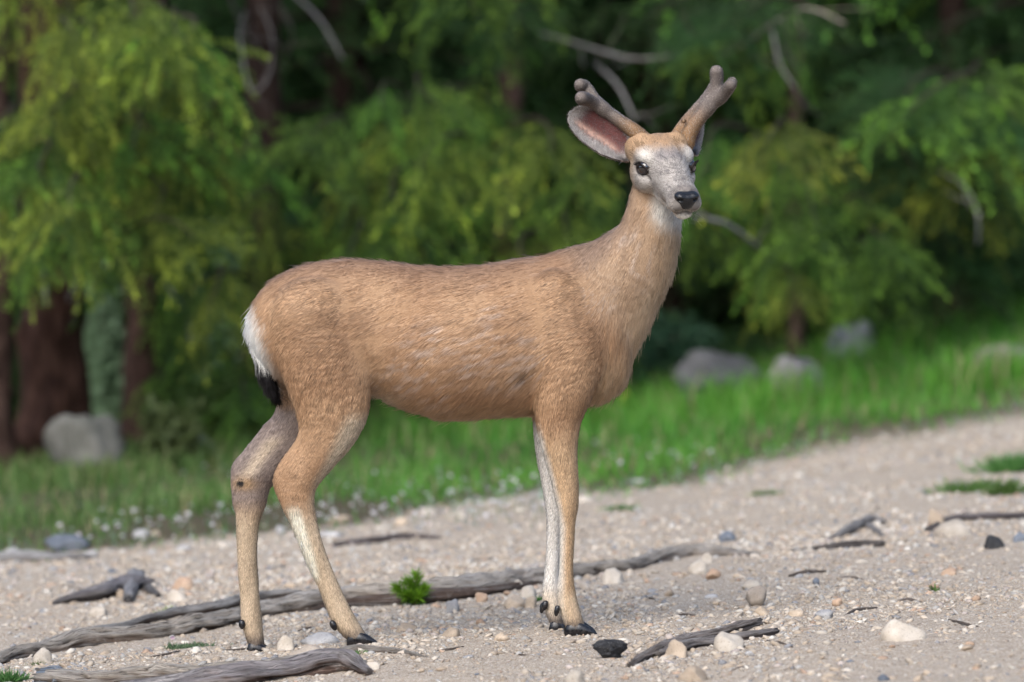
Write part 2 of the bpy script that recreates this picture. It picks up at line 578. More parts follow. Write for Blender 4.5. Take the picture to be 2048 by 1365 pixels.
def conifer(px, y, width_px, height, label, lean=(0, 0), tone=(1, 1, 1), group=None, x=None, base_r=None):
    k = (CAM_D + y)/CAM_D/PPM
    x = (px-1024)*k if x is None else x
    r = width_px*k/2 if base_r is None else base_r
    z = gz(x, y)
    t = empty('conifer_tree', (x, y, z), label, 'tree', group)
    zs = np.array([-0.15, 0.08, 0.35, 0.9, 1.6, 2.6, 4.0, 6.0, 8.0, 10.0])
    zs = zs[zs < height].tolist() + [height]
    path = []
    for q in zs:
        rr = r*(1 - 0.85*max(q, 0)/height)*(1.45 if q < 0 else 1.25 if q < 0.2 else 1.0)
        path.append((lean[0]*q, lean[1]*q, q, max(rr, 0.01)))
    V, F, g, al, ang, nz = tube(path, 18, 7, 0.10, int(abs(px)) + 3)
    me = new_mesh('trunk', V, F)
    set_color(me, np.tile(np.array(tone), (len(V), 1)))
    link('trunk', me, t, BARK)
    t['_r'] = r
    return t, np.array([x, y, z]), np.array(lean)

def trunk_at(tb, lean, z):
    return np.array([tb[0]+lean[0]*(z-tb[2]), tb[1]+lean[1]*(z-tb[2]), z])

def generic_boughs(tree, tb, lean, z0, z1, n, L0, kinds, rng):
    for k in range(n):
        z = z0 + (z1-z0)*(k+rng.random())/n
        f = (z-z0)/(z1-z0)
        L = L0*(1-0.75*f)*rng.uniform(0.8, 1.15)
        a = k*2.399 + rng.normal(0, 0.3)
        b = trunk_at(tb, lean, z)
        place_bough(tree, b, b+np.array([math.cos(a)*L, math.sin(a)*L, -0.22*L]), kinds[rng.integers(0, len(kinds))], rng)

# dark openings between the boughs, where one looks into the shade of the wood
OPEN = [(-20, 70, 60, 230), (440, 620, 30, 230), (720, 880, 60, 160), (540, 650, 330, 430), (1560, 1740, 300, 390), (230, 310, 140, 230), (440, 570, 440, 760)]

def region_boughs(tree, tb, lean, n, pxr, pyr, yr, Lr, kinds, rng, skip=None):
    c = 0
    while c < n:
        px, py, y = rng.uniform(*pxr), rng.uniform(*pyr), rng.uniform(*yr)
        if any(a-30 < px < b+30 and q-75 < py < w+5 for a, b, q, w in OPEN) and rng.random() < 0.93:
            continue
        if skip and any(a < px < b and q < py < w for a, b, q, w in skip):
            continue
        tip = W(px, py, y)
        if tip[2] < gz(tip[0], tip[1]) + 0.05:
            tip[2] = gz(tip[0], tip[1]) + 0.05
        L = rng.uniform(*Lr)
        tr = trunk_at(tb, lean, tip[2])
        d = tr - tip; d[2] = 0
        dist = np.linalg.norm(d)
        d = d/dist*min(dist, L)
        base = tip + d + np.array([rng.normal(0, .08), rng.normal(0, .08), rng.uniform(0.12, 0.32)*L])
        place_bough(tree, base, tip, kinds[rng.integers(0, len(kinds))], rng)
        c += 1

def dead_branch(tree, nodes, top=(0.24, 0.23, 0.225), seed=0):
    """nodes: (px,py,y,r_px)"""
    p = []
    for px, py, y, rp in nodes:
        w = W(px, py, y)
        p.append(tuple(w + np.array([0, 0, 0.02])*math.sin(px*0.7+py)) + (0.4*rp*(CAM_D+y)/CAM_D/PPM,))
    me = wood_mesh('dead_branch', p, top, (0.2, 0.18, 0.17), 10, 6, 0.06, seed, off=tuple(tree.location))
    o = link('dead_branch', me, tree, DEADW)
    rr = np.random.default_rng(seed+50)
    P = np.array(p)
    for q in range(4):      # bare side twigs
        i = rr.integers(0, len(P)-1); a = P[i, :3] + (P[i+1, :3]-P[i, :3])*rr.random()
        d = norm1(norm1(P[i+1, :3]-P[i, :3])*0.7 + rr.normal(0, 0.6, 3))*rr.uniform(0.12, 0.3)
        r0 = P[i, 3]*0.4
        tm = wood_mesh('twig', [tuple(a)+(r0,), tuple(a+d*0.5+rr.normal(0, .015, 3))+(r0*0.7,), tuple(a+d)+(r0*0.3,)], top, (0.12, 0.1, 0.09), 6, 3, 0.05, seed+q, off=tuple(tree.location))
        link('twig', tm, o, DEADW)
    o['label'] = 'bare grey dead branch'
    return o

def build_forest():
    rng = np.random.default_rng(5)
    RED = (1.05, 0.72, 0.62); DARKB = (0.5, 0.48, 0.48); GREYB = (1.7, 1.7, 1.75)
    # --- left edge pair
    t, tb, ln = conifer(-14, 9.4, 88, 9.5, 'grey-barked conifer next to the thick red-barked trunk, away from the boulder', (0.0, 0.0), (1.1, 1.0, 1.02))
    region_boughs(t, tb, ln, 7, (-120, 120), (-60, 430), (7.4, 8.8), (0.6, 1.0), ['yel', 'yel', 'grn'], rng, [(40, 90, 60, 230)])
    generic_boughs(t, tb, ln, 3.0, 9, 16, 1.7, ['drk', 'grn'], rng)
    t, tb, ln = conifer(108, 9.9, 140, 10.0, 'thick red-barked conifer beside the rounded pale boulder', (-0.015, 0.0), RED)
    region_boughs(t, tb, ln, 19, (30, 440), (70, 520), (7.2, 9.2), (0.5, 0.9), ['yel', 'yel', 'yel', 'grn'], rng)
    region_boughs(t, tb, ln, 5, (150, 430), (20, 160), (7.2, 9.2), (0.5, 0.9), ['yel', 'yel', 'grn'], rng)
    region_boughs(t, tb, ln, 3, (60, 330), (430, 520), (7.0, 8.5), (0.35, 0.6), ['yel', 'grn'], rng)
    generic_boughs(t, tb, ln, 3.1, 9.6, 16, 1.9, ['drk', 'grn'], rng)
    dead_branch(t, [(60, 500, 9.6, 8), (85, 540, 9.0, 7), (92, 600, 8.8, 4)], seed=1)
    dead_branch(t, [(165, 500, 9.6, 6), (150, 570, 9.1, 5), (135, 600, 8.8, 3)], seed=2)
    # --- second left trunk
    t, tb, ln = conifer(282, 11.2, 84, 9.0, 'slim dark conifer trunk standing behind the rounded pale boulder', (0.02, 0.0), (0.75, 0.6, 0.56))
    region_boughs(t, tb, ln, 8, (210, 430), (300, 560), (8.6, 10.4), (0.4, 0.75), ['grn', 'grn', 'yel'], rng)
    generic_boughs(t, tb, ln, 3.1, 8.6, 14, 1.6, ['drk', 'grn'], rng)
    dead_branch(t, [(330, 560, 10.4, 7), (372, 640, 10, 8), (385, 720, 9.9, 5)], seed=3)
    # --- dark trunk behind the rump
    t, tb, ln = conifer(525, 12.0, 92, 9.5, 'dark conifer with a tangle of bare grey twigs on its trunk, behind the deer rump', (0.0, 0.0), DARKB)
    region_boughs(t, tb, ln, 16, (330, 720), (270, 620), (8.4, 10.6), (0.45, 0.85), ['yel', 'grn', 'grn'], rng)
    region_boughs(t, tb, ln, 9, (330, 600), (600, 900), (8.0, 10.4), (0.35, 0.65), ['grn', 'grn', 'yel'], rng)
    generic_boughs(t, tb, ln, 3.1, 9.0, 14, 1.7, ['drk'], rng)
    dead_branch(t, [(520, 110, 11.8, 9), (480, 50, 11.3, 9), (450, -30, 11, 8)], seed=4)
    dead_branch(t, [(490, 30, 11.5, 6), (480, 70, 11.2, 6), (500, 170, 11, 5), (535, 160, 11, 4), (545, 70, 11, 4), (520, 20, 11, 4)], seed=5)
    dead_branch(t, [(570, -20, 11.8, 8), (640, 50, 11.4, 8), (685, 110, 11.3, 6)], seed=6)
    dead_branch(t, [(570, 130, 11.8, 6), (585, 60, 11.4, 6), (560, 10, 11.3, 4)], (0.3, 0.22, 0.18), seed=7)
    # --- middle tree
    t, tb, ln = conifer(1012, 12.6, 60, 9.5, 'grey trunked conifer with wide green boughs behind the back of the deer', (0.01, 0.0), GREYB)
    region_boughs(t, tb, ln, 25, (640, 1130), (200, 620), (8.8, 11.2), (0.5, 0.95), ['grn', 'grn', 'yel'], rng)
    region_boughs(t, tb, ln, 5, (860, 1000), (100, 240), (9.4, 11.2), (0.4, 0.7), ['grn', 'yel'], rng)
    region_boughs(t, tb, ln, 12, (900, 1260), (320, 800), (8.8, 11.0), (0.45, 0.8), ['grn', 'yel', 'grn'], rng)
    region_boughs(t, tb, ln, 12, (560, 1100), (560, 830), (8.6, 11.0), (0.4, 0.7), ['grn', 'yel', 'drk'], rng)
    region_boughs(t, tb, ln, 6, (900, 1130), (-60, 60), (9.5, 11.5), (0.5, 0.9), ['grn', 'drk'], rng)
    generic_boughs(t, tb, ln, 3.2, 9.0, 14, 1.8, ['drk', 'grn'], rng)
    dead_branch(t, [(1080, 60, 11.6, 8), (1170, 95, 10.8, 10), (1270, 125, 10.4, 10), (1360, 118, 10.2, 7)], seed=8)
    dead_branch(t, [(1190, 120, 10.8, 10), (1235, 180, 10.4, 9), (1270, 235, 10.2, 6)], seed=9)
    # --- tree right of the antlers
    t, tb, ln = conifer(1592, 11.4, 36, 8.5, 'slender grey conifer with low yellow-green boughs beside the grey boulders', (0.0, 0.0), GREYB)
    region_boughs(t, tb, ln, 17, (1380, 1800), (310, 540), (8.8, 10.6), (0.45, 0.85), ['grn', 'yel', 'grn'], rng, [(1390, 1570, 400, 540)])
    region_boughs(t, tb, ln, 6, (1300, 1700), (480, 600), (8.6, 10.4), (0.35, 0.55), ['yel', 'grn'], rng)
    region_boughs(t, tb, ln, 8, (1330, 1640), (-50, 170), (9.6, 11.4), (0.6, 1.0), ['grn', 'grn', 'drk'], rng)
    generic_boughs(t, tb, ln, 3.1, 8.2, 14, 1.6, ['drk', 'grn'], rng)
    dead_branch(t, [(1592, 562, 11.3, 13), (1530, 515, 9.4, 13), (1460, 462, 8.7, 12), (1410, 425, 8.4, 9), (1375, 392, 8.3, 5)], (0.46, 0.44, 0.41), seed=10)
    dead_branch(t, [(1420, 118, 10.9, 8), (1490, 95, 10.6, 10), (1540, 50, 10.4, 12), (1600, 10, 10.3, 10)], (0.2, 0.195, 0.185), seed=11)
    dead_branch(t, [(1530, 60, 10.4, 9), (1610, 25, 10.2, 9), (1690, 40, 10.1, 6)], (0.3, 0.25, 0.19), seed=12)
    dead_branch(t, [(1545, 70, 10.4, 8), (1560, 130, 10.3, 7), (1590, 175, 10.2, 4)], seed=13)
    # --- right hand trees, farther
    t, tb, ln = conifer(1905, 13.2, 70, 9.5, 'dark conifer with an arching yellow-green bough, standing past the grey boulders', (0.0, 0.0), DARKB)
    region_boughs(t, tb, ln, 14, (1680, 2080), (200, 400), (9.6, 11.6), (0.6, 1.0), ['grn', 'yel', 'drk'], rng)
    region_boughs(t, tb, ln, 8, (1760, 2100), (430, 640), (11.2, 12.6), (0.6, 1.0), ['drk', 'grn'], rng)
    generic_boughs(t, tb, ln, 3.1, 9.0, 16, 1.8, ['drk', 'grn'], rng)
    dead_branch(t, [(1880, 340, 10.8, 8), (1930, 370, 10.4, 9), (1960, 440, 10.3, 5)], (0.3, 0.3, 0.28), seed=14)
    # --- deeper rows: each its own tree, dense boughs down to the ground
    deep = [(-260, 14, 'grn'), (150, 17, 'grn'), (400, 15.5, 'drk'), (690, 14.5, 'drk'), (830, 18, 'grn'), (1180, 16, 'grn'), (1330, 14.5, 'drk'),
            (1480, 18, 'grn'), (1700, 15, 'grn'), (1830, 19, 'drk'), (2060, 16, 'grn'), (2230, 13.5, 'drk')]
    where = ['beyond the grey-barked trunk', 'between the two red-barked trunks', 'behind the slim dark trunk', 'behind the deer loins',
             'deep behind the deer back', 'behind the velvet antlers', 'behind the deer head', 'deep behind the leaning grey dead branch',
             'behind the grey boulders', 'deep in the shade past the boulders', 'on the grassy bank past the boulders', 'at the end of the grassy bank']
    for (px, y, kd), wh in zip(deep, where):
        t, tb, ln = conifer(px, y, 60, rng.uniform(8, 11), 'shaded deep green conifer ' + wh, (0, 0), DARKB, 'conifers in the shade behind', base_r=0.12)
        z0 = tb[2]
        for k in range(64):
            z = z0 + 0.25 + 3.9*(k+rng.random())/64
            L = rng.uniform(1.0, 1.7)*(1-0.08*(z-z0))
            a = k*2.399
            b = trunk_at(tb, ln, z)
            place_bough(t, b, b+np.array([math.cos(a)*L, math.sin(a)*L, -0.2*L]), kd if rng.random() < 0.5 else 'drk', rng)
        generic_boughs(t, tb, ln, z0+3.8, z0+8.5, 26, 1.3, ['drk', kd], rng)
    # --- the wood far behind reads as one mass
    # the ring goes on round the unseen side, added to darken eye reflections
    m = 150000
    az = rng.uniform(0, 2*math.pi, m)
    front = np.cos(az) > 0.25
    Rr = np.where(front, rng.uniform(22, 34, m), rng.uniform(40, 52, m))
    X = np.sin(az)*Rr; Y = np.cos(az)*Rr - np.where(front, 0, 8)
    cell = np.stack([X*0.45, Y*0.45, np.zeros(m)], 1)
    hgt = 7.5 + 4*vnoise(cell, 77)
    Zf = rng.random(m)**0.8
    Z = ground(X, Y) + Zf*hgt
    b = np.stack([X, Y, Z], 1)
    d = rng.normal(0, 1, (m, 3)); d[:, 2] -= 0.8; d = norm(d)
    sc = np.where(front, 1.0, np.where(np.cos(az) > -0.5, 1.25, 1.8))
    V, F = blades(b, b+d*(rng.uniform(0.35, 0.8, m)*sc)[:, None], rng.uniform(0.2, 0.42, m)*sc, rng)
    me = new_mesh('far_wood', V, F, smooth=False)
    tn = np.clip(0.5+0.6*vnoise(b*0.7, 78), 0, 1)[:, None]
    c = np.array([0.012, 0.032, 0.014])*(1-tn) + np.array([0.055, 0.115, 0.04])*tn  # greens darkened so the far wood carries shade in its colour
    set_color(me, np.repeat(c*rng.uniform(0.7, 1.3, m)[:, None], 4, 0))
    link('far_wood', me, None, LEAF, 'dense dark green conifer wood closing off the view behind the trees', 'woodland', None, 'stuff')

build_forest()

# ================================================================== GRASS
def build_grass():
    rng = np.random.default_rng(9)
    n = 150000
    x = rng.uniform(-5.4, 5.6, n); y = rng.uniform(3.4, 17, n)
    ey = edge_y(x)
    p = np.stack([x, y, 0*x], 1)
    patch = fbm(p*1.1, 12, 3)
    depth = y - ey
    keep = (depth > rng.normal(0, 0.25, n) - 0.1) & (1.6*patch + 0.45 + 0.35*np.clip(depth, 0, 1) + 0.35*(x > -0.4) > rng.random(n))
    keep &= rng.random(n) < np.interp(y, [4, 9, 17], [1, 0.8, 0.35])
    x, y, patch, depth = x[keep], y[keep], patch[keep], depth[keep]
    extra = [(168, 8.05), (1432, 9.45), (1600, 9.2), (1700, 11.2), (2020, 9.2), (400, 8.6)]   # tufts against the boulders
    for bx, by in extra:
        q = 420; kk = (CAM_D+by)/CAM_D/PPM
        x = np.concatenate([x, (bx-1024)*kk + rng.normal(0, 0.17, q)]); y = np.concatenate([y, by + rng.normal(0, 0.08, q)])
        patch = np.concatenate([patch, rng.uniform(0.2, 0.9, q)]); depth = np.concatenate([depth, np.full(q, 4.0)])
    n = len(x)
    z = ground(x, y)
    h = (0.028 + 0.065*sstep(0, 1.6, depth) + 0.06*sstep(1.0, 4, depth)*(x > -0.6))*rng.uniform(0.5, 1.35, n)*(1+0.35*patch)
    base = np.stack([x, y, z-0.01], 1)
    lean = rng.normal(0, 0.28, (n, 2))
    mid = base + np.stack([lean[:, 0]*h*0.4, lean[:, 1]*h*0.4, h*0.62], 1)
    tip = base + np.stack([lean[:, 0]*h*1.25, lean[:, 1]*h*1.25, h*0.98], 1)
    w = rng.uniform(0.004, 0.009, n)
    a = rng.uniform(0, math.pi, n)
    sd = np.stack([np.cos(a)*w/2, np.sin(a)*w/2, 0*a], 1)
    V = np.stack([base-sd, base+sd, mid+sd*0.85, mid-sd*0.85, tip], 1).reshape(-1, 3)
    i = np.arange(n)[:, None]*5
    me = new_mesh('grass', V, [np.hstack([i, i+1, i+2, i+3]), np.hstack([i+3, i+2, i+4])], smooth=False)
    t = np.clip(0.5+0.7*patch + rng.normal(0, 0.2, n), 0, 1)[:, None]
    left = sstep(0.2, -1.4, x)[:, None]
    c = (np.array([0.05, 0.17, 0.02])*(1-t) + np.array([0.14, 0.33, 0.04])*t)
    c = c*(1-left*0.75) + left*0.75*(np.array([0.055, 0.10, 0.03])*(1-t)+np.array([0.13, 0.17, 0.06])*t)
    dry = (rng.random(n) < 0.12)[:, None]
    c = np.where(dry, np.array([0.30, 0.26, 0.14]), c)
    pale = (rng.random(n) < 0.25)[:, None] & (depth < 0.5)[:, None]
    c = np.where(pale, np.array([0.20, 0.27, 0.19]), c)
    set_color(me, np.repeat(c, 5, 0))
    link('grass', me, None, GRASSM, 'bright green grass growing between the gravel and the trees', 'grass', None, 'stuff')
    # pale low flowers along the gravel edge
    spots = []
    for (a, b, q, r, m) in ((110, 440, 1035, 1095, 60), (430, 640, 1010, 1060, 40), (640, 1090, 965, 1060, 190), (350, 480, 880, 960, 24), (1090, 1450, 900, 960, 50)):
        for k in range(m):
            g = G(rng.uniform(a, b), rng.uniform(q, r))
            spots.append(g)
    S = np.array(spots); m = len(S)
    Vs, Fs, Cs = [], [], []
    for k, g in enumerate(S):
        hh = rng.uniform(0.01, 0.06); rr = rng.uniform(0.004, 0.010)
        tl = rng.normal(0, 0.5, 2)
        up = norm1(np.array([tl[0], tl[1]-0.6, 1.0])); e1 = norm1(np.cross(up, [1, 0.2, 0])); e2 = np.cross(up, e1)
        ctr = g + np.array([0, 0, hh])
        ang = np.arange(6)*math.pi/3 + rng.random()
        ring = ctr + np.cos(ang)[:, None]*e1*rr + np.sin(ang)[:, None]*e2*rr - up*rr*0.3
        o = sum(len(v) for v in Vs)
        st = np.array([g + [0.002, 0, -0.005], g + [-0.002, 0, -0.005], ctr])
        Vs.append(np.vstack([ctr + up*rr*0.2, ring, st]))
        Fs += [(o, o+1+j, o+1+(j+1) % 6) for j in range(6)] + [(o+7, o+8, o+9)]
        wcol = np.array([0.56, 0.53, 0.54])*rng.uniform(0.7, 1.1) if rng.random() < 0.75 else np.array([0.30, 0.36, 0.30])
        Cs.append(np.vstack([np.tile(wcol, (7, 1)), np.tile([0.10, 0.16, 0.08], (3, 1))]))
    me = new_mesh('pale_flowers', np.vstack(Vs), np.array(Fs), smooth=False)
    set_color(me, np.vstack(Cs))
    link('pale_flowers', me, None, GRASSM, 'low whitish flowers scattered along the edge of the gravel', 'flowers', None, 'stuff')
build_grass()
# ================================================================== DEER
def catmull(nodes, sub):
    n = np.asarray(nodes, dtype=np.float64)
    p = np.vstack([2 * n[0] - n[1], n, 2 * n[-1] - n[-2]])
    out = []
    for k in range(1, len(p) - 2):
        for t in np.linspace(0, 1, sub, endpoint=False):
            a, b, c, d = p[k-1], p[k], p[k+1], p[k+2]
            out.append(0.5 * ((2*b) + (-a+c)*t + (2*a-5*b+4*c-d)*t*t + (-a+3*b-3*c+d)*t**3))
    out.append(n[-1])
    return np.array(out)

class SDF:
    def __init__(self, lo, hi, h):
        self.lo = np.array(lo, float); self.h = h
        self.n = np.ceil((np.array(hi) - self.lo) / h).astype(int) + 1
        self.F = np.full(self.n, 0.2, dtype=np.float32)
        self.L = np.zeros(self.n, dtype=np.int8)
    def region(self, lo, hi):
        a = np.clip(np.floor((np.array(lo) - self.lo) / self.h).astype(int), 0, self.n - 1)
        b = np.clip(np.ceil((np.array(hi) - self.lo) / self.h).astype(int) + 1, 1, self.n)
        sl = tuple(slice(i, j) for i, j in zip(a, b))
        ax = [self.lo[k] + self.h * np.arange(a[k], b[k]) for k in range(3)]
        return sl, ax[0][:, None, None], ax[1][None, :, None], ax[2][None, None, :]
    def merge(self, sl, d, k, lab):
        old = self.F[sl]
        d = d.astype(np.float32)
        if k > 0:
            hh = np.clip(0.5 + 0.5 * (old - d) / k, 0, 1)
            new = old * (1 - hh) + d * hh - k * hh * (1 - hh)
        else:
            new = np.minimum(old, d)
        L = self.L[sl]
        L[d < old] = lab
        self.F[sl] = new
    def cut(self, sl, d, k):
        old = self.F[sl]
        d = -d.astype(np.float32)
        hh = np.clip(0.5 - 0.5 * (old - d) / k, 0, 1)
        self.F[sl] = old * (1 - hh) + d * hh + k * hh * (1 - hh)
    def ell_d(self, c, r, R, X, Y, Z):
        dx, dy, dz = X - c[0], Y - c[1], Z - c[2]
        q = 0; g = 0
        for a, rr in zip(R, r):
            e = dx * a[0] + dy * a[1] + dz * a[2]
            q = q + (e / rr) ** 2
            g = g + (e / rr / rr) ** 2
        k0 = np.sqrt(q); k1 = np.sqrt(g) + 1e-9
        return k0 * (k0 - 1) / k1
    def ell(self, c, r, R=np.eye(3), k=0.01, lab=0, cut=False):
        c = np.asarray(c, float)
        m = max(r) + k + 0.02
        sl, X, Y, Z = self.region(c - m, c + m)
        d = self.ell_d(c, r, R, X, Y, Z)
        if cut: self.cut(sl, d, k)
        else: self.merge(sl, d, k, lab)
    def chain(self, nodes, k=0.02, lab=0, sub=5):
        """nodes: x,y,z, radius in the side plane, radius across (world y)"""
        N = catmull(nodes, sub)
        m = N[:, 3:].max() + k + 0.02
        lo, hi = N[:, :3].min(0) - m, N[:, :3].max(0) + m
        sl, X, Y, Z = self.region(lo, hi)
        D = np.full(np.broadcast_shapes(X.shape, Y.shape, Z.shape), 0.2, dtype=np.float32)
        base = [s.start for s in sl]
        for a, b in zip(N[:-1], N[1:]):
            mm = max(a[3:].max(), b[3:].max()) + k + 0.015
            s2, x, y, z = self.region(np.minimum(a[:3], b[:3]) - mm, np.maximum(a[:3], b[:3]) + mm)
            ab = b[:3] - a[:3]
            L2 = ab.dot(ab) + 1e-12
            t = np.clip(((x-a[0])*ab[0] + (y-a[1])*ab[1] + (z-a[2])*ab[2]) / L2, 0, 1)
            r = a[3] + (b[3]-a[3]) * t
            s = r / (a[4] + (b[4]-a[4]) * t)
            d = np.sqrt((x-a[0]-ab[0]*t)**2 + ((y-a[1]-ab[1]*t)*s)**2 + (z-a[2]-ab[2]*t)**2) - r
            loc = tuple(slice(q.start-o, q.stop-o) for q, o in zip(s2, base))
            D[loc] = np.minimum(D[loc], d)
        self.merge(sl, D, k, lab)
    def mesh(self, smooth=2):
        F, n = self.F, self.n
        ins = F < 0
        c = np.zeros(n - 1, dtype=np.int8)
        for dx in (0, 1):
            for dy in (0, 1):
                for dz in (0, 1):
                    c += ins[dx:n[0]-1+dx, dy:n[1]-1+dy, dz:n[2]-1+dz]
        act = np.argwhere((c > 0) & (c < 8))
        idx = np.full(n - 1, -1, dtype=np.int32)
        idx[act[:, 0], act[:, 1], act[:, 2]] = np.arange(len(act))
        corners = [(x, y, z) for x in (0, 1) for y in (0, 1) for z in (0, 1)]
        val = {q: F[act[:, 0]+q[0], act[:, 1]+q[1], act[:, 2]+q[2]] for q in corners}
        P = np.zeros((len(act), 3)); cnt = np.zeros(len(act))
        for q in corners:
            for ax in range(3):
                if q[ax] == 0:
                    e = list(q); e[ax] = 1; e = tuple(e)
                    a, b = val[q], val[e]
                    s = (a < 0) != (b < 0)
                    t = np.where(s, a / np.where(s, a - b, 1), 0)
                    pt = np.tile(np.array(q, float), (len(act), 1)); pt[:, ax] = t
                    P += pt * s[:, None]; cnt += s
        P = P / cnt[:, None]
        V = self.lo + self.h * (act + P)
        quads = []
        for ax in range(3):
            sl0 = [slice(None)]*3; sl1 = [slice(None)]*3
            sl0[ax] = slice(0, -1); sl1[ax] = slice(1, None)
            a, b = ins[tuple(sl0)], ins[tuple(sl1)]
            e = np.argwhere(a != b)
            u, v = [(1, 2), (2, 0), (0, 1)][ax]
            ok = (e[:, u] > 0) & (e[:, v] > 0) & (e[:, u] < n[u]-1) & (e[:, v] < n[v]-1)
            e = e[ok]
            def cell(du, dv):
                q = e.copy(); q[:, u] -= du; q[:, v] -= dv
                return idx[q[:, 0], q[:, 1], q[:, 2]]
            Q = np.stack([cell(1, 1), cell(0, 1), cell(0, 0), cell(1, 0)], 1)
            flip = ~a[e[:, 0], e[:, 1], e[:, 2]]
            Q[flip] = Q[flip][:, ::-1]
            quads.append(Q)
        Q = np.vstack(quads)
        Q = Q[(Q >= 0).all(1)]
        E = np.vstack([Q[:, [0, 1]], Q[:, [1, 2]], Q[:, [2, 3]], Q[:, [3, 0]]])
        for _ in range(smooth):
            V = V + 0.5 * (nbr_mean(V, E) - V)
        lab = self.L[act[:, 0], act[:, 1], act[:, 2]]
        return V, Q, E, lab

def nbr_mean(A, E):
    A = np.asarray(A, float)
    if A.ndim == 1: A = A[:, None]; flat = True
    else: flat = False
    n = len(A)
    cnt = np.bincount(E[:, 0], minlength=n) + np.bincount(E[:, 1], minlength=n)
    S = np.stack([np.bincount(E[:, 0], A[E[:, 1], k], n) + np.bincount(E[:, 1], A[E[:, 0], k], n) for k in range(A.shape[1])], 1)
    S /= np.maximum(cnt, 1)[:, None]
    return S[:, 0] if flat else S

def norm(v):
    return v / (np.linalg.norm(v, axis=-1, keepdims=True) + 1e-12)

def mesh_normals(V, Q):
    n = np.cross(V[Q[:, 2]] - V[Q[:, 0]], V[Q[:, 3 if Q.shape[1] == 4 else 1]] - V[Q[:, 1 if Q.shape[1] == 4 else 0]])
    N = np.zeros_like(V)
    for k in range(Q.shape[1]):
        for a in range(3):
            N[:, a] += np.bincount(Q[:, k], n[:, a], len(V))
    return norm(N)

# ---------------------------------------------------------------- hair
def fur_material(name, rough=0.55):
    N = Nodes(name)
    b = N.bsdf(rough, 0.25)
    N.l(N.attr('col'), b.inputs['Base Color'])
    a = N.n('ShaderNodeAttribute'); a.attribute_name = 'bn'
    N.l(a.outputs['Vector'], b.inputs['Normal'])
    return N.m

def sample_mesh(V, Q, dens, count, rng):
    """random surface points: returns vertex index triples and weights"""
    T = np.vstack([Q[:, [0, 1, 2]], Q[:, [0, 2, 3]]]) if Q.shape[1] == 4 else Q
    ar = 0.5 * np.linalg.norm(np.cross(V[T[:, 1]] - V[T[:, 0]], V[T[:, 2]] - V[T[:, 0]]), axis=1)
    w = ar * dens[T].mean(1)
    cum = np.cumsum(w); cum /= cum[-1]
    t = np.searchsorted(cum, rng.random(count))
    t = np.minimum(t, len(T) - 1)
    r1, r2 = np.sqrt(rng.random(count)), rng.random(count)
    B = np.stack([1 - r1, r1 * (1 - r2), r1 * r2], 1)
    return T[t], B

def lerp_attr(A, T, B):
    A = np.asarray(A)
    if A.ndim == 1:
        return (A[T] * B).sum(1)
    return (A[T] * B[:, :, None]).sum(1)

def make_curves(name, P, col, rad, nrm, parent, mat):
    """P: (n, k, 3) strand points"""
    n, k, _ = P.shape
    cv = bpy.data.hair_curves.new(name)
    cv.add_curves([k] * n)
    cv.attributes['position'].data.foreach_set('vector', np.ascontiguousarray(P, dtype=np.float32).ravel())
    r = np.asarray(rad, dtype=np.float32)
    taper = np.array([1.0, 0.95, 0.75, 0.25] if k == 4 else np.linspace(1, 0.25, k), dtype=np.float32)
    ra = cv.attributes.get('radius') or cv.attributes.new('radius', 'FLOAT', 'POINT')
    ra.data.foreach_set('value', np.ascontiguousarray(r[:, None] * taper[None, :]).ravel())
    ca = cv.attributes.new('col', 'FLOAT_COLOR', 'CURVE')
    c4 = np.ones((n, 4), dtype=np.float32); c4[:, :3] = col
    ca.data.foreach_set('color', c4.ravel())
    na = cv.attributes.new('bn', 'FLOAT_VECTOR', 'CURVE')
    na.data.foreach_set('vector', np.ascontiguousarray(nrm, dtype=np.float32).ravel())
    o = link(name, cv, parent, mat, kind='stuff')
    return o

def grow(root, nrm, flow, length, lift, curl, rng, droop=0.15, k=4):
    """strand points from roots: comb along `flow`, raised by `lift` off the skin"""
    tan = norm(flow - nrm * (flow * nrm).sum(1, keepdims=True))
    d = norm(tan + nrm * lift[:, None] + curl)
    d2 = norm(tan + nrm * (lift * 0.35)[:, None] + curl * 1.3 + np.array([0, 0, -droop]))
    P = np.zeros((len(root), k, 3))
    P[:, 0] = root - nrm * 0.001
    for j in range(1, k):
        w = (j - 0.5) / (k - 1)
        P[:, j] = P[:, j-1] + norm(d * (1 - w) + d2 * w) * (length / (k - 1))[:, None]
    return P

# ---------------------------------------------------------------- head frame
def head_frame():
    yaw, pit, rol = math.radians(16), math.radians(23), math.radians(-3)
    F = np.array([math.sin(yaw)*math.cos(pit), -math.cos(yaw)*math.cos(pit), -math.sin(pit)])
    S = np.array([math.cos(yaw), math.sin(yaw), 0.0])
    U = np.cross(S, F)
    if U[2] < 0: U = -U
    c, s = math.cos(rol), math.sin(rol)
    return F, S * c - U * s, U * c + S * s
HF, HS, HU = head_frame()
HO = W(1327, 325, -0.07)
HK = 1.07
HR = np.stack([HF, HS, HU])
def H(f, s, u):
    return HO + HK * (HF * f + HS * s + HU * u)

DEER_DEPTH = dict(nh=-0.085, fh=0.085, nf=-0.075, ff=0.065)

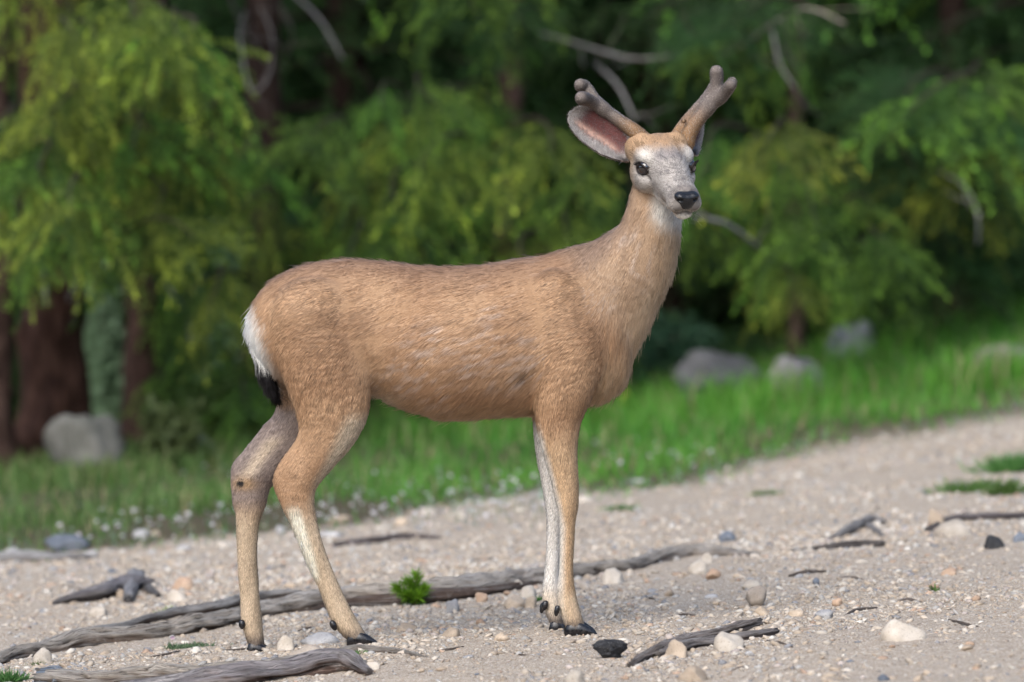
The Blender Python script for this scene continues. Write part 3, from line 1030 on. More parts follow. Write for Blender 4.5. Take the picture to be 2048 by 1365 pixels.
def build_deer():
    rng = np.random.default_rng(11)
    base = np.array([-0.22, 0.0, gz(-0.22, 0.0)])
    root = empty('deer', tuple(base), 'young tan buck deer with velvet antlers standing side-on, head turned to look out', 'deer')
    inv = Matrix.Translation(-Vector(base))
    def part(name, me, mat, parent=None, label=None):
        o = link(name, me, parent or root, mat)
        if label: o['label'] = label
        return o
    def shift(V):
        return np.asarray(V) - base
    # ------------------------------------------------------------ body surface
    S = SDF((-0.74, -0.34, -0.07), (0.56, 0.22, 1.31), 0.004)
    ins = 0.006
    prof = np.array([  # px, top, bottom, half width (m)
        (497, 635, 665, 0.02), (510, 600, 692, 0.06), (530, 570, 725, 0.09), (560, 547, 762, 0.112), (600, 529, 790, 0.13), (650, 518, 800, 0.14),
        (700, 514, 793, 0.132), (760, 518, 793, 0.125), (800, 523, 811, 0.137), (850, 527, 827, 0.151), (900, 529, 838, 0.16),
        (960, 527, 834, 0.158), (1020, 517, 830, 0.147), (1080, 508, 828, 0.134), (1130, 504, 820, 0.126), (1170, 510, 808, 0.122),
        (1205, 535, 797, 0.106), (1235, 570, 780, 0.085), (1255, 620, 757, 0.06), (1265, 670, 715, 0.02)], float)
    pr = catmull(np.column_stack([(prof[:, 0]-1024)/PPM, CAM_H+(682.5-prof[:, 1])/PPM, CAM_H+(682.5-prof[:, 2])/PPM, prof[:, 3]]), 6)
    sl, X, Y, Z = S.region((-0.7, -0.22, 0.5), (0.36, 0.22, 1.05))
    xs = X[:, 0, 0]
    top = np.interp(xs, pr[:, 0], pr[:, 1]) - ins; bot = np.interp(xs, pr[:, 0], pr[:, 2]) + ins
    wid = np.interp(xs, pr[:, 0], pr[:, 3]) - ins
    zc = ((top + bot) / 2)[:, None, None]; hz = np.maximum((top - bot) / 2, 0.004)[:, None, None]
    wy = np.maximum(wid, 0.004)[:, None, None]
    q = (Z - zc) / hz
    wy = wy * (1 - 0.16 * np.clip(q, -1.2, 1.2) - 0.06 * np.clip(q, -1.2, 1.2) ** 2)
    d = (np.sqrt((np.abs(Y) / wy) ** 2.15 + np.abs(q) ** 2.15) ** (2 / 2.15) - 1) * np.minimum(wy, hz)
    out = np.maximum(pr[0, 0] - X, X - pr[-1, 0])
    d = np.where(out > 0, np.maximum(d, out), d)
    S.merge(sl, d, 0.0, 1)
    def ch(pts, y, k, lab, sub=5):
        S.chain([tuple(W(a, b, yy if yy is not None else y)) + (r, ry) for a, b, r, ry, yy in pts], k, lab, sub)
    n = None
    # neck
    ch([(1150, 645, .146, .105, 0.0), (1188, 608, .142, .090, 0.0), (1231, 566, .117, .080, -0.003), (1268, 524, .097, .072, -0.008),
        (1293, 480, .077, .065, -0.012), (1305, 430, .067, .058, -0.016), (1312, 385, .060, .054, -0.018), (1322, 345, .050, .050, -0.02)], 0, 0.035, 2)
    # near hind leg
    dnh = DEER_DEPTH['nh']
    ch([(625, 640, .10, .062, -.082), (648, 730, .105, .06, -.087), (663, 796, .096, .05, -.088), (659, 850, .076, .043, dnh), (636, 905, 0.0530, 0.0350, dnh),
        (604, 958, 0.0430, 0.0310, dnh), (597, 1000, 0.0390, 0.0270, dnh), (608, 1045, 0.0317, 0.0230, dnh), (627, 1100, 0.0267, 0.0210, dnh), (648, 1150, 0.0247, 0.0200, dnh),
        (669, 1200, 0.0257, 0.0220, dnh), (688, 1240, 0.0277, 0.0260, dnh), (712, 1272, 0.0222, 0.0260, dnh)], 0, 0.02, 4)
    ch([(628, 880, 0.0320, 0.0210, dnh), (585, 930, 0.0290, 0.0210, dnh), (564, 966, 0.0215, 0.0190, dnh), (585, 1010, 0.0200, 0.0190, dnh)], 0, 0.02, 4)
    # far hind leg
    dfh = DEER_DEPTH['fh']
    ch([(625, 640, .105, .06, .072), (630, 740, .105, .058, .078), (612, 815, .074, .046, .083), (580, 865, 0.0570, 0.0390, dfh), (545, 912, 0.0470, 0.0330, dfh), (510, 958, 0.0450, 0.0310, dfh),
        (501, 1000, 0.0400, 0.0280, dfh), (496, 1040, 0.0297, 0.0240, dfh), (494, 1100, 0.0247, 0.0210, dfh), (496, 1150, 0.0242, 0.0200, dfh), (500, 1200, 0.0242, 0.0220, dfh),
        (503, 1240, 0.0257, 0.0260, dfh), (511, 1280, 0.0202, 0.0260, dfh), (514, 1293, 0.0182, 0.0240, dfh)], 0, 0.03, 5)
    ch([(548, 870, 0.0340, 0.0210, dfh), (505, 915, 0.0280, 0.0210, dfh), (478, 942, 0.0195, 0.0190, dfh), (484, 1000, 0.0200, 0.0190, dfh)], 0, 0.02, 5)
    # near foreleg
    dnf = DEER_DEPTH['nf']
    ch([(1120, 600, .075, .045, -.076), (1138, 685, .093, .052, -.082), (1130, 765, .075, .05, -.082), (1118, 830, .058, .043, dnf), (1119, 890, 0.0440, 0.0370, dnf), (1128, 950, 0.0345, 0.0310, dnf),
        (1135, 1005, 0.0275, 0.0270, dnf), (1135, 1050, 0.0192, 0.0200, dnf), (1133, 1110, 0.0167, 0.0175, dnf), (1132, 1150, 0.0177, 0.0185, dnf), (1132, 1185, 0.0227, 0.0230, dnf),
        (1138, 1215, 0.0237, 0.0260, dnf), (1147, 1243, 0.0227, 0.0260, dnf), (1153, 1255, 0.0202, 0.0250, dnf)], 0, 0.014, 6)
    # far foreleg
    dff = DEER_DEPTH['ff']
    ch([(1130, 640, .09, .05, .065), (1125, 760, .075, .05, .07), (1105, 830, .05, .04, dff), (1104, 890, 0.0420, 0.0350, dff), (1108, 950, 0.0345, 0.0310, dff), (1113, 1005, 0.0285, 0.0270, dff),
        (1110, 1050, 0.0197, 0.0200, dff), (1107, 1110, 0.0177, 0.0175, dff), (1104, 1150, 0.0187, 0.0185, dff), (1103, 1185, 0.0227, 0.0230, dff), (1106, 1212, 0.0227, 0.0250, dff),
        (1113, 1236, 0.0202, 0.0250, dff), (1117, 1248, 0.0182, 0.0240, dff)], 0, 0.028, 7)
    # head
    def he(c, r, k=0.012, cut=False):
        S.ell(H(*c), tuple(HK * q for q in r), HR, k, 3, cut)
    he((-0.030, 0, -0.002), (0.082, 0.063, 0.053), 0.03)
    he((0.02, 0, -0.004), (0.07, 0.050, 0.05), 0.02)
    for s in (-1, 1):
        he((0.000, s*0.046, 0.019), (0.038, 0.023, 0.018), 0.018)       # brow
        he((0.002, s*0.046, -0.030), (0.058, 0.026, 0.034), 0.02)      # cheek
        he((-0.048, s*0.042, 0.024), (0.022, 0.022, 0.028), 0.022)     # pedicle
        he((-0.06, s*0.055, 0.014), (0.024, 0.018, 0.022), 0.02)      # ear root
    he((0.075, 0, -0.014), (0.07, 0.043, 0.040), 0.02)
    he((0.13, 0, -0.020), (0.062, 0.039, 0.034), 0.016)
    he((0.168, 0, -0.021), (0.036, 0.037, 0.028), 0.012)
    he((0.178, 0.020, -0.030), (0.024, 0.019, 0.020), 0.008)
    he((0.178, -0.020, -0.030), (0.024, 0.019, 0.020), 0.008)
    he((0.055, 0, -0.050), (0.09, 0.034, 0.026), 0.018)                # jaw
    he((0.14, 0, -0.052), (0.05, 0.023, 0.017), 0.01)
    he((0.172, 0, -0.056), (0.022, 0.02, 0.014), 0.008)                # chin
    for s in (-1, 1):
        he((0.032, s*0.083, -0.002), (0.025, 0.024, 0.0165), 0.008, True)  # eye socket
        he((0.060, s*0.060, -0.014), (0.022, 0.012, 0.007), 0.01, True)    # tear groove
    V, Q, E, lab = S.mesh(2)
    del S
    Nn = mesh_normals(V, Q)
    # ------------------------------------------------------------ coat: flow, length, colour per vertex
    def coat(P, Nn, lab, wn):
        n = len(P)
        u = 1024 + P[:, 0] * PPM; v = 682.5 - (P[:, 2] - CAM_H) * PPM   # side-view coat coordinates
        hp = (P - HO) @ HR.T / HK
        f, s, up = hp[:, 0], hp[:, 1], hp[:, 2]
        near = P[:, 1] < 0
        flow = np.zeros((n, 3)); ln = np.zeros(n); lift = np.full(n, 0.09)
        t = lab <= 1
        low = sstep(620, 820, v)[:, None]
        flow[:] = (1 - low) * np.array([-0.9, 0, -0.42]) + low * np.array([-0.66, 0, -0.8])
        ln[:] = 0.025
        # rump
        r = sstep(600, 500, u)[:, None]
        flow = flow * (1 - r) + r * np.array([-0.62, 0, -0.8])
        # thigh / shoulder / legs hang down
        leg = (lab >= 4)
        dn = (sstep(650, 830, v) * leg)[:, None]
        flow = flow * (1 - dn) + dn * np.array([-0.22, 0, -1.0])
        hind = (lab == 4) | (lab == 5)
        hk = (sstep(800, 870, v) * sstep(1000, 950, v) * hind)[:, None]
        flow = flow * (1 - hk) + hk * np.array([-0.62, 0, -0.8])
        lw = (sstep(1000, 1060, v) * (lab == 4))[:, None]
        flow = flow * (1 - lw) + lw * np.array([0.28, 0, -1.0])
        ln = np.where(leg, 0.019 + (0.010 - 0.019) * sstep(780, 980, v), ln)
        lift = np.where(leg, 0.11 + 0.16 * sstep(800, 1000, v), lift)
        # neck
        nk = lab == 2
        fl = np.array([-0.35, 0, -0.95])
        front = sstep(0, 60, u - np.interp(v, [440, 540, 640, 760], [1310, 1290, 1230, 1200]))
        flow[nk] = fl
        flow = np.where((nk & (v > 560))[:, None], flow * (1 - 0.5) + 0.5 * np.array([-0.7, 0, -0.6]), flow)
        ln = np.where(nk, 0.019 + 0.012 * front, ln)
        lift = np.where(nk, 0.14 + 0.25 * front, lift)
        # chest front and belly hair stand longer
        chest = sstep(1150, 1230, u) * sstep(560, 640, v) * (lab <= 2)
        flow = flow * (1 - chest[:, None]) + chest[:, None] * np.array([-0.25, 0, -1.0])
        ln = ln + 0.010 * chest
        belly = (lab <= 1) * sstep(0.1, 0.8, -Nn[:, 2]) * sstep(700, 780, v)
        ln = ln + 0.012 * belly
        lift = lift + 0.25 * belly
        # rump patch: long white hair
        rump = (lab != 3) * sstep(530, 503, u - 0.30 * np.clip(v - 620, -40, 150)) * sstep(575, 605, v) * sstep(800, 740, v)
        ln = ln + 0.016 * rump
        lift = lift + 0.07 * rump
        # flank fold tuft
        # head
        hd = lab == 3
        hf = -HF[None, :] + HU[None, :] * np.where(up > 0.02, 0.35, -0.25)[:, None]
        flow[hd] = hf[hd]
        ln = np.where(hd, 0.0075 + 0.005 * sstep(0.02, -0.05, f) , ln)
        lift = np.where(hd, 0.22, lift)
        fore = hd & (up > 0.03) & (f < 0.05)
        ln = np.where(fore, 0.011, ln)
        # ------------------------------------------------ colours
        tan = srgb(178, 144, 112); tan2 = srgb(164, 119, 80); grey = srgb(140, 122, 108); pale = srgb(206, 190, 166)
        white = srgb(226, 224, 218); dark = srgb(96, 78, 66)
        col = np.tile(tan, (n, 1))
        def blend(c, m):
            nonlocal col
            col = col * (1 - m[:, None]) + c * m[:, None]
        nz = fbm(P * np.array([9, 9, 9]), 51, 3)
        blend(srgb(148, 113, 84), np.clip(0.18 + 0.7 * nz, 0, 0.55))
        # darker, greyer saddle along the back
        blend(srgb(128, 101, 84), np.maximum(lab <= 2, 0.6) * (lab != 3) * sstep(0.35, 0.95, Nn[:, 2]) * sstep(700, 540, v) * 0.75)
        # ochre lower flank and belly
        blend(srgb(178, 137, 102), sstep(740, 810, v) * (lab <= 1) * 0.6)
        blend(srgb(205, 175, 140), sstep(0.55, 0.95, -Nn[:, 2]) * (lab <= 1) * 0.5)
        blend(pale, (lab <= 1) * np.exp(-((u - 775) / 40) ** 2 - ((v - 803) / 22) ** 2) * 0.8)
        # neck: greyer at the nape, paler down the front
        blend(srgb(168, 143, 118), wn * 0.75)
        blend(srgb(120, 100, 88), wn * sstep(20, -40, u - np.interp(v, [380, 460, 500, 560], [1275, 1262, 1230, 1160])) * 0.75)
        blend(srgb(204, 180, 150), wn * front * 0.7)
        blend(white, (lab == 2) * sstep(470, 425, v) * sstep(1290, 1320, u) * 0.85)
        blend(srgb(210, 184, 150), chest * sstep(660, 780, v) * 0.6)
        # rump
        blend(white, rump)
        # hind legs
        inner_far = (lab == 5) * sstep(790, 830, v) * sstep(1060, 985, v)
        blend(srgb(134, 122, 117), inner_far * 0.9)
        blend(srgb(203, 184, 160), (lab == 5) * np.exp(-((u - 520 - (915 - v) * 0.75) / 17) ** 2) * sstep(860, 885, v) * sstep(965, 940, v) * 0.8)
        blend(srgb(194, 174, 148), hind * sstep(985, 1060, v) * 0.9)
        ax_nh = np.interp(v, [800, 850, 905, 958, 1000, 1045, 1100, 1150, 1200, 1240], [700, 680, 655, 628, 618, 625, 642, 660, 682, 700])
        blend(pale, (lab == 4) * sstep(-6, 26, u - ax_nh) * sstep(800, 850, v) * sstep(1040, 985, v) * 0.85)
        met = (lab == 4) * np.exp(-((u - np.interp(v, [1010, 1060, 1100, 1150], [590, 602, 615, 626])) / 15.0) ** 4) * sstep(1000, 1025, v) * sstep(1160, 1140, v)
        blend(srgb(236, 228, 208), met * (near) * 0.95)
        ln = ln + 0.009 * met * near
        # tarsal gland
        tg = (lab == 5) * near_gland(u, v)
        blend(srgb(22, 16, 12), tg)
        halo = (lab == 5) * np.exp(-(((u - 488) / 26) ** 2 + ((v - 966) / 14) ** 2)) * (1 - tg)
        blend(srgb(176, 140, 92), halo * 0.7)
        # fore legs
        fore_leg = (lab == 6) | (lab == 7)
        blend(srgb(192, 162, 128), fore_leg * sstep(820, 920, v) * 0.9)
        axn = np.interp(v, [800, 850, 900, 950, 1005, 1050, 1110, 1150, 1185, 1215, 1245], [1082, 1084, 1096, 1110, 1123, 1132, 1130, 1130, 1128, 1132, 1140])
        blend(srgb(222, 216, 206), (lab == 6) * sstep(6, -12, u - axn) * sstep(830, 880, v) * 0.9)
        blend(srgb(220, 216, 210), (lab == 7) * sstep(800, 850, v) * 0.9)
        blend(srgb(206, 184, 156), fore_leg * sstep(1160, 1200, v) * 0.6)
        blend(dark, np.exp(-((u - 1052) / 12) ** 2 - ((v - 748) / 13) ** 2) * (P[:, 1] < 0) * 0.85)  # shade of the elbow pit painted into the coat
        # dark skirts above the hooves
        hoof_v = np.select([lab == 4, lab == 5, lab == 6, lab == 7], [1268, 1284, 1246, 1240], 9999)
        blend(srgb(92, 82, 78), sstep(-26, 4, v - hoof_v) * leg * 0.85)
        # head
        blend(srgb(168, 160, 152), hd * 1.0)
        blend(srgb(172, 148, 122), hd * sstep(0.03, -0.035, f + 0.3 * up) * sstep(0.0, 0.03, np.abs(s)) * 0.9)
        mott = np.clip(fbm(hp * 90, 61, 3) * 1.4, 0, 1)
        blend(srgb(110, 104, 102), hd * mott * 0.5 * sstep(-0.03, 0.0, f))
        crown = hd * sstep(0.002, 0.042, up + 0.10 * np.abs(s) + 0.014 * mott) * sstep(0.070, 0.012, f + 0.55 * np.abs(s) + 0.016 * mott)
        blend(srgb(170, 139, 108), crown)
        bandm = hd * np.exp(-((f - 0.052) / 0.018) ** 2) * sstep(0.045, 0.02, np.abs(s)) * sstep(0.01, 0.03, up)
        blend(srgb(118, 112, 114), bandm * 0.6)
        brow = hd * np.exp(-((f - 0.026) / 0.03) ** 2 - ((np.abs(s) - 0.052) / 0.014) ** 2 - ((up - 0.026) / 0.012) ** 2)
        blend(srgb(222, 216, 206), np.clip(brow * 0.7, 0, 0.5))
        blend(srgb(222, 216, 206), hd * sstep(-0.045, -0.058, up) * sstep(0.0, 0.05, f) * 0.9)
        er = np.sqrt(((f - 0.030) / 0.0205) ** 2 + ((up + 0.001) / 0.0148) ** 2)
        blend(srgb(40, 32, 30), hd * sstep(1.12, 0.95, er) * sstep(0.03, 0.045, np.abs(s)))
        tear = hd * np.exp(-((up + 0.010 + 0.35 * (f - 0.054)) / 0.0035) ** 2) * sstep(0.046, 0.052, f) * sstep(0.076, 0.066, f) * sstep(0.02, 0.03, np.abs(s))
        blend(srgb(56, 48, 46), tear * 0.9)
        mouth = hd * np.exp(-((up + 0.0475 - 0.10 * np.clip(0.165 - f, 0, 1)) / 0.0024) ** 2) * sstep(0.105, 0.125, f)
        blend(srgb(70, 60, 56), mouth * 0.85)
        snout = hd * sstep(0.165, 0.178, f) * sstep(-0.026, -0.012, up)
        blend(srgb(70, 62, 62), snout * 0.5)
        sp = hd * (vnoise(hp * 170, 63) > 0.62) * sstep(0.06, 0.1, f) * sstep(-0.03, -0.005, up)
        blend(srgb(90, 84, 86), sp * 0.6)
        bald = hd * (er < 1.05) * (np.abs(s) > 0.035)
        bald = bald + hd * (f > 0.196) + hd * (np.linalg.norm((hp - np.array([0.196, 0, -0.016]))/np.array([.022, .026, .019]), axis=1) < 1.0)
        return flow, ln, lift, col, np.clip(bald, 0, 1), rump, met * near, tg
    def near_gland(u, v):
        return sstep(1.15, 0.75, np.sqrt(((u - 481) / 8.0) ** 2 + ((v - 965) / 7.0) ** 2))
    wn = (lab == 2).astype(float)
    for _ in range(90):
        wn = nbr_mean(wn, E)
    flow, ln, lift, col, bald, rump, met, tg = coat(V, Nn, lab, wn)
    for _ in range(36):
        flow = nbr_mean(flow, E); ln = 0.5 * ln + 0.5 * nbr_mean(ln, E); lift = nbr_mean(lift, E)
    me = new_mesh('body', shift(V), Q)
    set_color(me, col * np.where(lab == 3, 0.5, 0.72)[:, None])
    skin = Nodes('deer_hide')
    b = skin.bsdf(0.9, 0.1)
    skin.l(skin.attr('col'), b.inputs['Base Color'])
    skin.l(skin.bump(skin.noise(skin.coord(), 300, 2), 0.4, 0.003), b.inputs['Normal'])
    part('body', me, skin.m)
    # ------------------------------------------------------------ fur
    furm = fur_material('deer_fur')
    small = (lab >= 3)
    dens = np.where(small, 1.9, 1.0) * np.where(lab == 3, 4.2, 1.0)
    dens = dens * np.where(Nn[:, 1] > 0.35, 0.35, 1.0) * (1 - bald)
    CNT = 560000
    T, B = sample_mesh(V, Q, dens, CNT, rng)
    P = lerp_attr(V, T, B); nn = norm(lerp_attr(Nn, T, B))
    fl = norm(lerp_attr(flow, T, B)); L = lerp_attr(ln, T, B); lf = lerp_attr(lift, T, B)
    lab_h = lab[T[:, 0]]
    _, _, _, c, bl, rp, mt, tgl = coat(P, nn, lab_h, lerp_attr(wn, T, B))
    # clumping: neighbouring strands share a bend
    sc = np.where(lab_h >= 3, 60.0, 42.0)[:, None]
    along = P - fl * (P * fl).sum(1, keepdims=True) * 0.8
    clump = np.stack([vnoise(along * sc, 71 + k) for k in range(3)], 1)
    fine = np.stack([vnoise(along * sc * 3.1, 81 + k) for k in range(3)], 1)
    amp = np.where(lab_h == 3, 0.12, np.where(lab_h >= 4, 0.10, 0.10))[:, None]
    curl = clump * amp + fine * amp * 0.3 + rng.normal(0, 0.05, P.shape)
    stray = rng.random(CNT) < 0.015
    lf = lf * (1 + 0.25 * vnoise(along * sc * 0.9, 77)) + np.where(stray, 0.35, 0) * (lab_h <= 2)
    L = L * rng.uniform(0.65, 1.2, CNT) * np.where(stray & (lab_h <= 2), 1.25, 1)
    strands = grow(P, nn, fl, L, lf, curl, rng, 0.12)
    # streaked colour; pale patches put the grey shine of brushed clumps into the strands
    st = vnoise(along * sc * np.array([1, 1, 1]) * 1.3, 91) * 0.35 + vnoise(along * sc * 4.0, 93) * 0.35
    val = 1 + 0.24 * st + rng.normal(0, 0.13, CNT) * np.where(lab_h >= 4, 1.7, 1.0)
    c = c * np.clip(val, 0.45, 1.5)[:, None]
    torso = (lab_h <= 2) & (rp < 0.3)
    patch = sstep(-0.15, 0.4, fbm(P * 7, 97, 2)) * torso * sstep(-0.1, 0.6, vnoise(along * 80, 98)) * 0.28
    c = c * (1 - patch[:, None]) + srgb(206, 196, 190) * patch[:, None]
    odd = (rng.random(CNT) < 0.03) & (rp < 0.3) & (lab_h != 3)
    odd = odd | ((rng.random(CNT) < 0.12) & (lab_h >= 3))
    c = np.where(odd[:, None], c * 0.45, c)
    rad = np.where(lab_h == 3, 0.00055, np.where(lab_h >= 4, 0.00048, 0.00049)) * rng.uniform(0.8, 1.2, CNT)
    sn = norm(nn * 1.0 + curl * 0.4)
    make_curves('fur', shift(strands), np.clip(c, 0.004, 0.9), rad, sn, root, furm)

    # ------------------------------------------------------------ antlers in velvet
    velvet = Nodes('antler_velvet')
    b = velvet.bsdf(0.95, 0.1)
    velvet.l(velvet.attr('col'), b.inputs['Base Color'])
    velvet.l(velvet.bump(velvet.noise(velvet.coord(), 500, 2), 0.5, 0.002), b.inputs['Normal'])
    def antler(chains, knob=None):
        allp = np.vstack([np.array([p[:3] for p in c]) for c in chains])
        A = SDF(allp.min(0) - 0.05, allp.max(0) + 0.05, 0.003)
        for c in chains:
            A.chain(c, 0.014, 1, 5)
        if knob is not None:
            A.ell(knob[:3], (knob[3],)*3, k=0.005, lab=1)
        Va, Qa, Ea, _ = A.mesh(2)
        Na = mesh_normals(Va, Qa)
        root_p = np.array(chains[0][0][:3])
        dist = np.linalg.norm(Va - root_p, axis=1)
        mixv = sstep(0.03, 0.12, dist)[:, None]
        cc = srgb(150, 118, 86) * (1 - mixv) + srgb(128, 118, 112) * mixv
        cc = cc * (1 + 0.15 * fbm(Va * 60, 5, 2))[:, None]
        # paler, bluish upper side where the velvet is thin
        ma = new_mesh('antler', shift(Va), Qa)
        set_color(ma, cc * 0.7)
        oa = part('antler', ma, velvet.m)
        cnt = 17000
        T, B = sample_mesh(Va, Qa, np.ones(len(Va)), cnt, rng)
        Pp = lerp_attr(Va, T, B); nn = norm(lerp_attr(Na, T, B)); ch_ = lerp_attr(cc, T, B)
        ax = norm(Pp - root_p)
        Lh = rng.uniform(0.003, 0.006, cnt)
        curl = rng.normal(0, 0.25, Pp.shape)
        stp = grow(Pp, nn, ax, Lh, np.full(cnt, 1.3), curl, rng, 0.0)
        hc = ch_ * rng.uniform(0.7, 1.3, cnt)[:, None]
        hc = np.where((rng.random(cnt) < 0.12)[:, None], srgb(172, 162, 154) * rng.uniform(0.7, 1.1, cnt)[:, None], hc)  # some hairs paler, standing in for rim light on the velvet
        make_curves('velvet', shift(stp), hc, np.full(cnt, 0.00048), nn, oa, furm)
        return oa
    def wp(px, py, y, r):
        return tuple(W(px, py, y)) + (r, r)
    antler([[wp(1292, 285, -0.035, 0.0205), wp(1268, 263, -0.03, 0.0177), wp(1235, 239, -0.02, 0.0147), wp(1200, 215, -0.02, 0.0140), wp(1178, 201, -0.045, 0.0141), wp(1164, 197, -0.075, 0.0160)],
            [wp(1208, 219, -0.02, 0.0126), wp(1187, 195, 0.0, 0.0126), wp(1171, 175, 0.01, 0.0144), wp(1161, 171, -0.005, 0.0144)]])
    antler([[wp(1372, 287, -0.01, 0.0205), wp(1381, 262, -0.005, 0.0181), wp(1399, 236, 0.0, 0.0163), wp(1425, 207, 0.0, 0.0153), wp(1449, 186, -0.02, 0.0144), wp(1461, 171, -0.045, 0.0135)],
            [wp(1412, 217, 0.005, 0.0149), wp(1427, 190, 0.005, 0.0144), wp(1433, 165, 0.0, 0.0149), wp(1433, 145, -0.005, 0.0156)],
            [wp(1440, 195, 0.0, 0.0140), wp(1458, 175, 0.012, 0.0126), wp(1464, 165, 0.015, 0.0116)],
            [wp(1352, 272, 0.02, 0.0130), wp(1372, 243, 0.025, 0.0121), wp(1402, 207, 0.02, 0.0102), wp(1422, 180, 0.01, 0.0084)]],
           knob=tuple(W(1367, 243, -0.022)) + (0.0058,))
    # ------------------------------------------------------------ ears
    ear_in = Nodes('ear_skin')
    b = ear_in.bsdf(0.75, 0.2)
    ear_in.l(ear_in.attr('col'), b.inputs['Base Color'])
    def ear(basep, tip, open_n, half, cup, twist=0.0):
        ax = tip - basep; Ln = np.linalg.norm(ax); ax = ax / Ln
        nO = norm(open_n - ax * open_n.dot(ax)); sd = np.cross(ax, nO)
        nu, nv = 34, 25
        tt = np.linspace(0, 1, nu); vv = np.linspace(-1, 1, nv)
        prof_w = np.interp(tt, [0, .08, .2, .35, .5, .65, .78, .88, .94, .98, 1], np.array([.34, .5, .76, .95, 1, .96, .83, .64, .46, .28, .07]) * half)
        rows, rown, rcol, tv = [], [], [], []
        for t, w in zip(tt, prof_w):
            ang = np.interp(t, [0, .12, .35, .65, 1], [2.0, 1.45, 1.1, 0.9, 0.6])      # half opening curl
            th = vv * ang
            Rr = w / max(math.sin(min(ang, math.pi/2)), 0.3)
            lat = Rr * np.sin(th); dep = Rr * (1 - np.cos(th)) * cup
            skew = 0.012 * math.sin(t * math.pi)
            rows.append(basep + ax * (t * Ln) + sd * (lat + skew)[:, None] + nO * (dep - 0.012 * math.sin(math.pi * t))[:, None])
            tv.append(np.stack([np.full(nv, t), vv], 1))
        Vi = np.array(rows).reshape(-1, 3); tv = np.array(tv).reshape(-1, 2)
        i = np.arange(nu * nv).reshape(nu, nv)
        f = np.stack([i[:-1, :-1], i[:-1, 1:], i[1:, 1:], i[1:, :-1]], -1).reshape(-1, 4)
        Ni = mesh_normals(Vi, f)
        if (Ni @ nO).mean() < 0: f = f[:, ::-1]; Ni = -Ni
        Vo = Vi - Ni * 0.003
        nI = len(Vi)
        bd = np.concatenate([i[0, :], i[1:, -1], i[-1, -2::-1], i[-2:0:-1, 0]])
        rimf = np.stack([bd, np.roll(bd, -1), np.roll(bd, -1) + nI, bd + nI], 1)
        t, v = tv[:, 0], tv[:, 1]
        ctr = sstep(0.80, 0.45, np.abs(v - 0.05)) * sstep(0.04, 0.2, t) * sstep(0.95, 0.75, t)
        ci = srgb(136, 128, 124)[None] * (1 - ctr[:, None]) + srgb(100, 56, 53)[None] * ctr[:, None]
        band = np.exp(-((v + 0.38) / 0.16) ** 2) * sstep(0.1, 0.3, t) * sstep(0.95, 0.8, t)
        ci = ci * (1 - 0.75 * band[:, None]) + srgb(205, 168, 150) * 0.75 * band[:, None]
        blot = sstep(0.1, 0.6, fbm(Vi * 70, 15, 2)) * ctr
        ci = ci * (1 - 0.35 * blot[:, None]) + srgb(90, 56, 54) * 0.35 * blot[:, None]
        co = np.tile(srgb(120, 102, 90), (nI, 1))
        me = new_mesh('ear', shift(np.vstack([Vi, Vo])), np.vstack([f, f[:, ::-1] + nI, rimf]))
        set_color(me, np.vstack([ci * 0.85, co]))
        oe = part('ear', me, ear_in.m)
        # fuzz: short hair inside, pale fringe on the rim, coat outside
        Ti, Bi = sample_mesh(Vi, f, 1.0 - 0.8 * ctr + 1.2 * (np.abs(v) > 0.8), 12000, rng)
        Pi = lerp_attr(Vi, Ti, Bi); ni = norm(lerp_attr(Ni, Ti, Bi)); ti = lerp_attr(tv, Ti, Bi); cI = lerp_attr(ci, Ti, Bi); ct = lerp_attr(ctr, Ti, Bi)
        flw = ax * 0.9 - sd * (np.sign(ti[:, 1]) * 0.9)[:, None]
        Li = rng.uniform(0.004, 0.009, len(Pi)) + 0.012 * (np.abs(ti[:, 1]) > 0.55) * (ti[:, 0] < 0.5) * rng.random(len(Pi))
        s1 = grow(Pi, ni, flw, Li, np.full(len(Pi), 0.5), rng.normal(0, 0.35, Pi.shape), rng, 0.0)
        ch1 = (cI * 0.5 + srgb(190, 184, 180) * 0.5 * (1 - 0.75 * ct[:, None])) * rng.uniform(0.6, 1.3, len(Pi))[:, None]
        To, Bo = sample_mesh(Vo, f, np.ones(nI), 7000, rng)
        Po = lerp_attr(Vo, To, Bo); no = -norm(lerp_attr(Ni, To, Bo))
        s2 = grow(Po, no, np.tile(ax, (len(Po), 1)), rng.uniform(0.005, 0.009, len(Po)), np.full(len(Po), 0.4), rng.normal(0, 0.2, Po.shape), rng, 0.0)
        ch2 = srgb(132, 112, 98) * rng.uniform(0.6, 1.4, len(Po))[:, None]
        kk = rng.integers(0, len(bd), 2600); fr = rng.random(2600)[:, None]
        Pb = Vi[bd[kk]] * (1 - fr) + Vi[np.roll(bd, -1)[kk]] * fr
        cen = basep + ax * (0.5 * Ln)
        ob = norm(Pb - cen)
        keep = ((Pb - basep) @ ax) > 0.02
        Pb, ob = Pb[keep], ob[keep]
        s3 = grow(Pb, ob, np.tile(ax, (len(Pb), 1)), rng.uniform(0.003, 0.0065, len(Pb)), np.full(len(Pb), 0.9), rng.normal(0, 0.25, Pb.shape), rng, 0.0)
        ch3 = srgb(208, 204, 200) * rng.uniform(0.7, 1.2, len(Pb))[:, None]
        make_curves('ear_fuzz', shift(np.concatenate([s1, s2, s3])), np.clip(np.concatenate([ch1, ch2, ch3]), 0.004, 0.9),
                    np.full(len(s1)+len(s2)+len(s3), 0.00045), np.concatenate([ni, no, ob]), oe, furm)
    ear(W(1266, 312, -0.03), W(1141, 226, -0.02), np.array([0.22, -0.95, -0.12]), 0.056, 0.5)
    ear(W(1374, 296, 0.01), W(1404, 232, 0.15), np.array([0.75, -0.15, 0.1]), 0.044, 0.55)
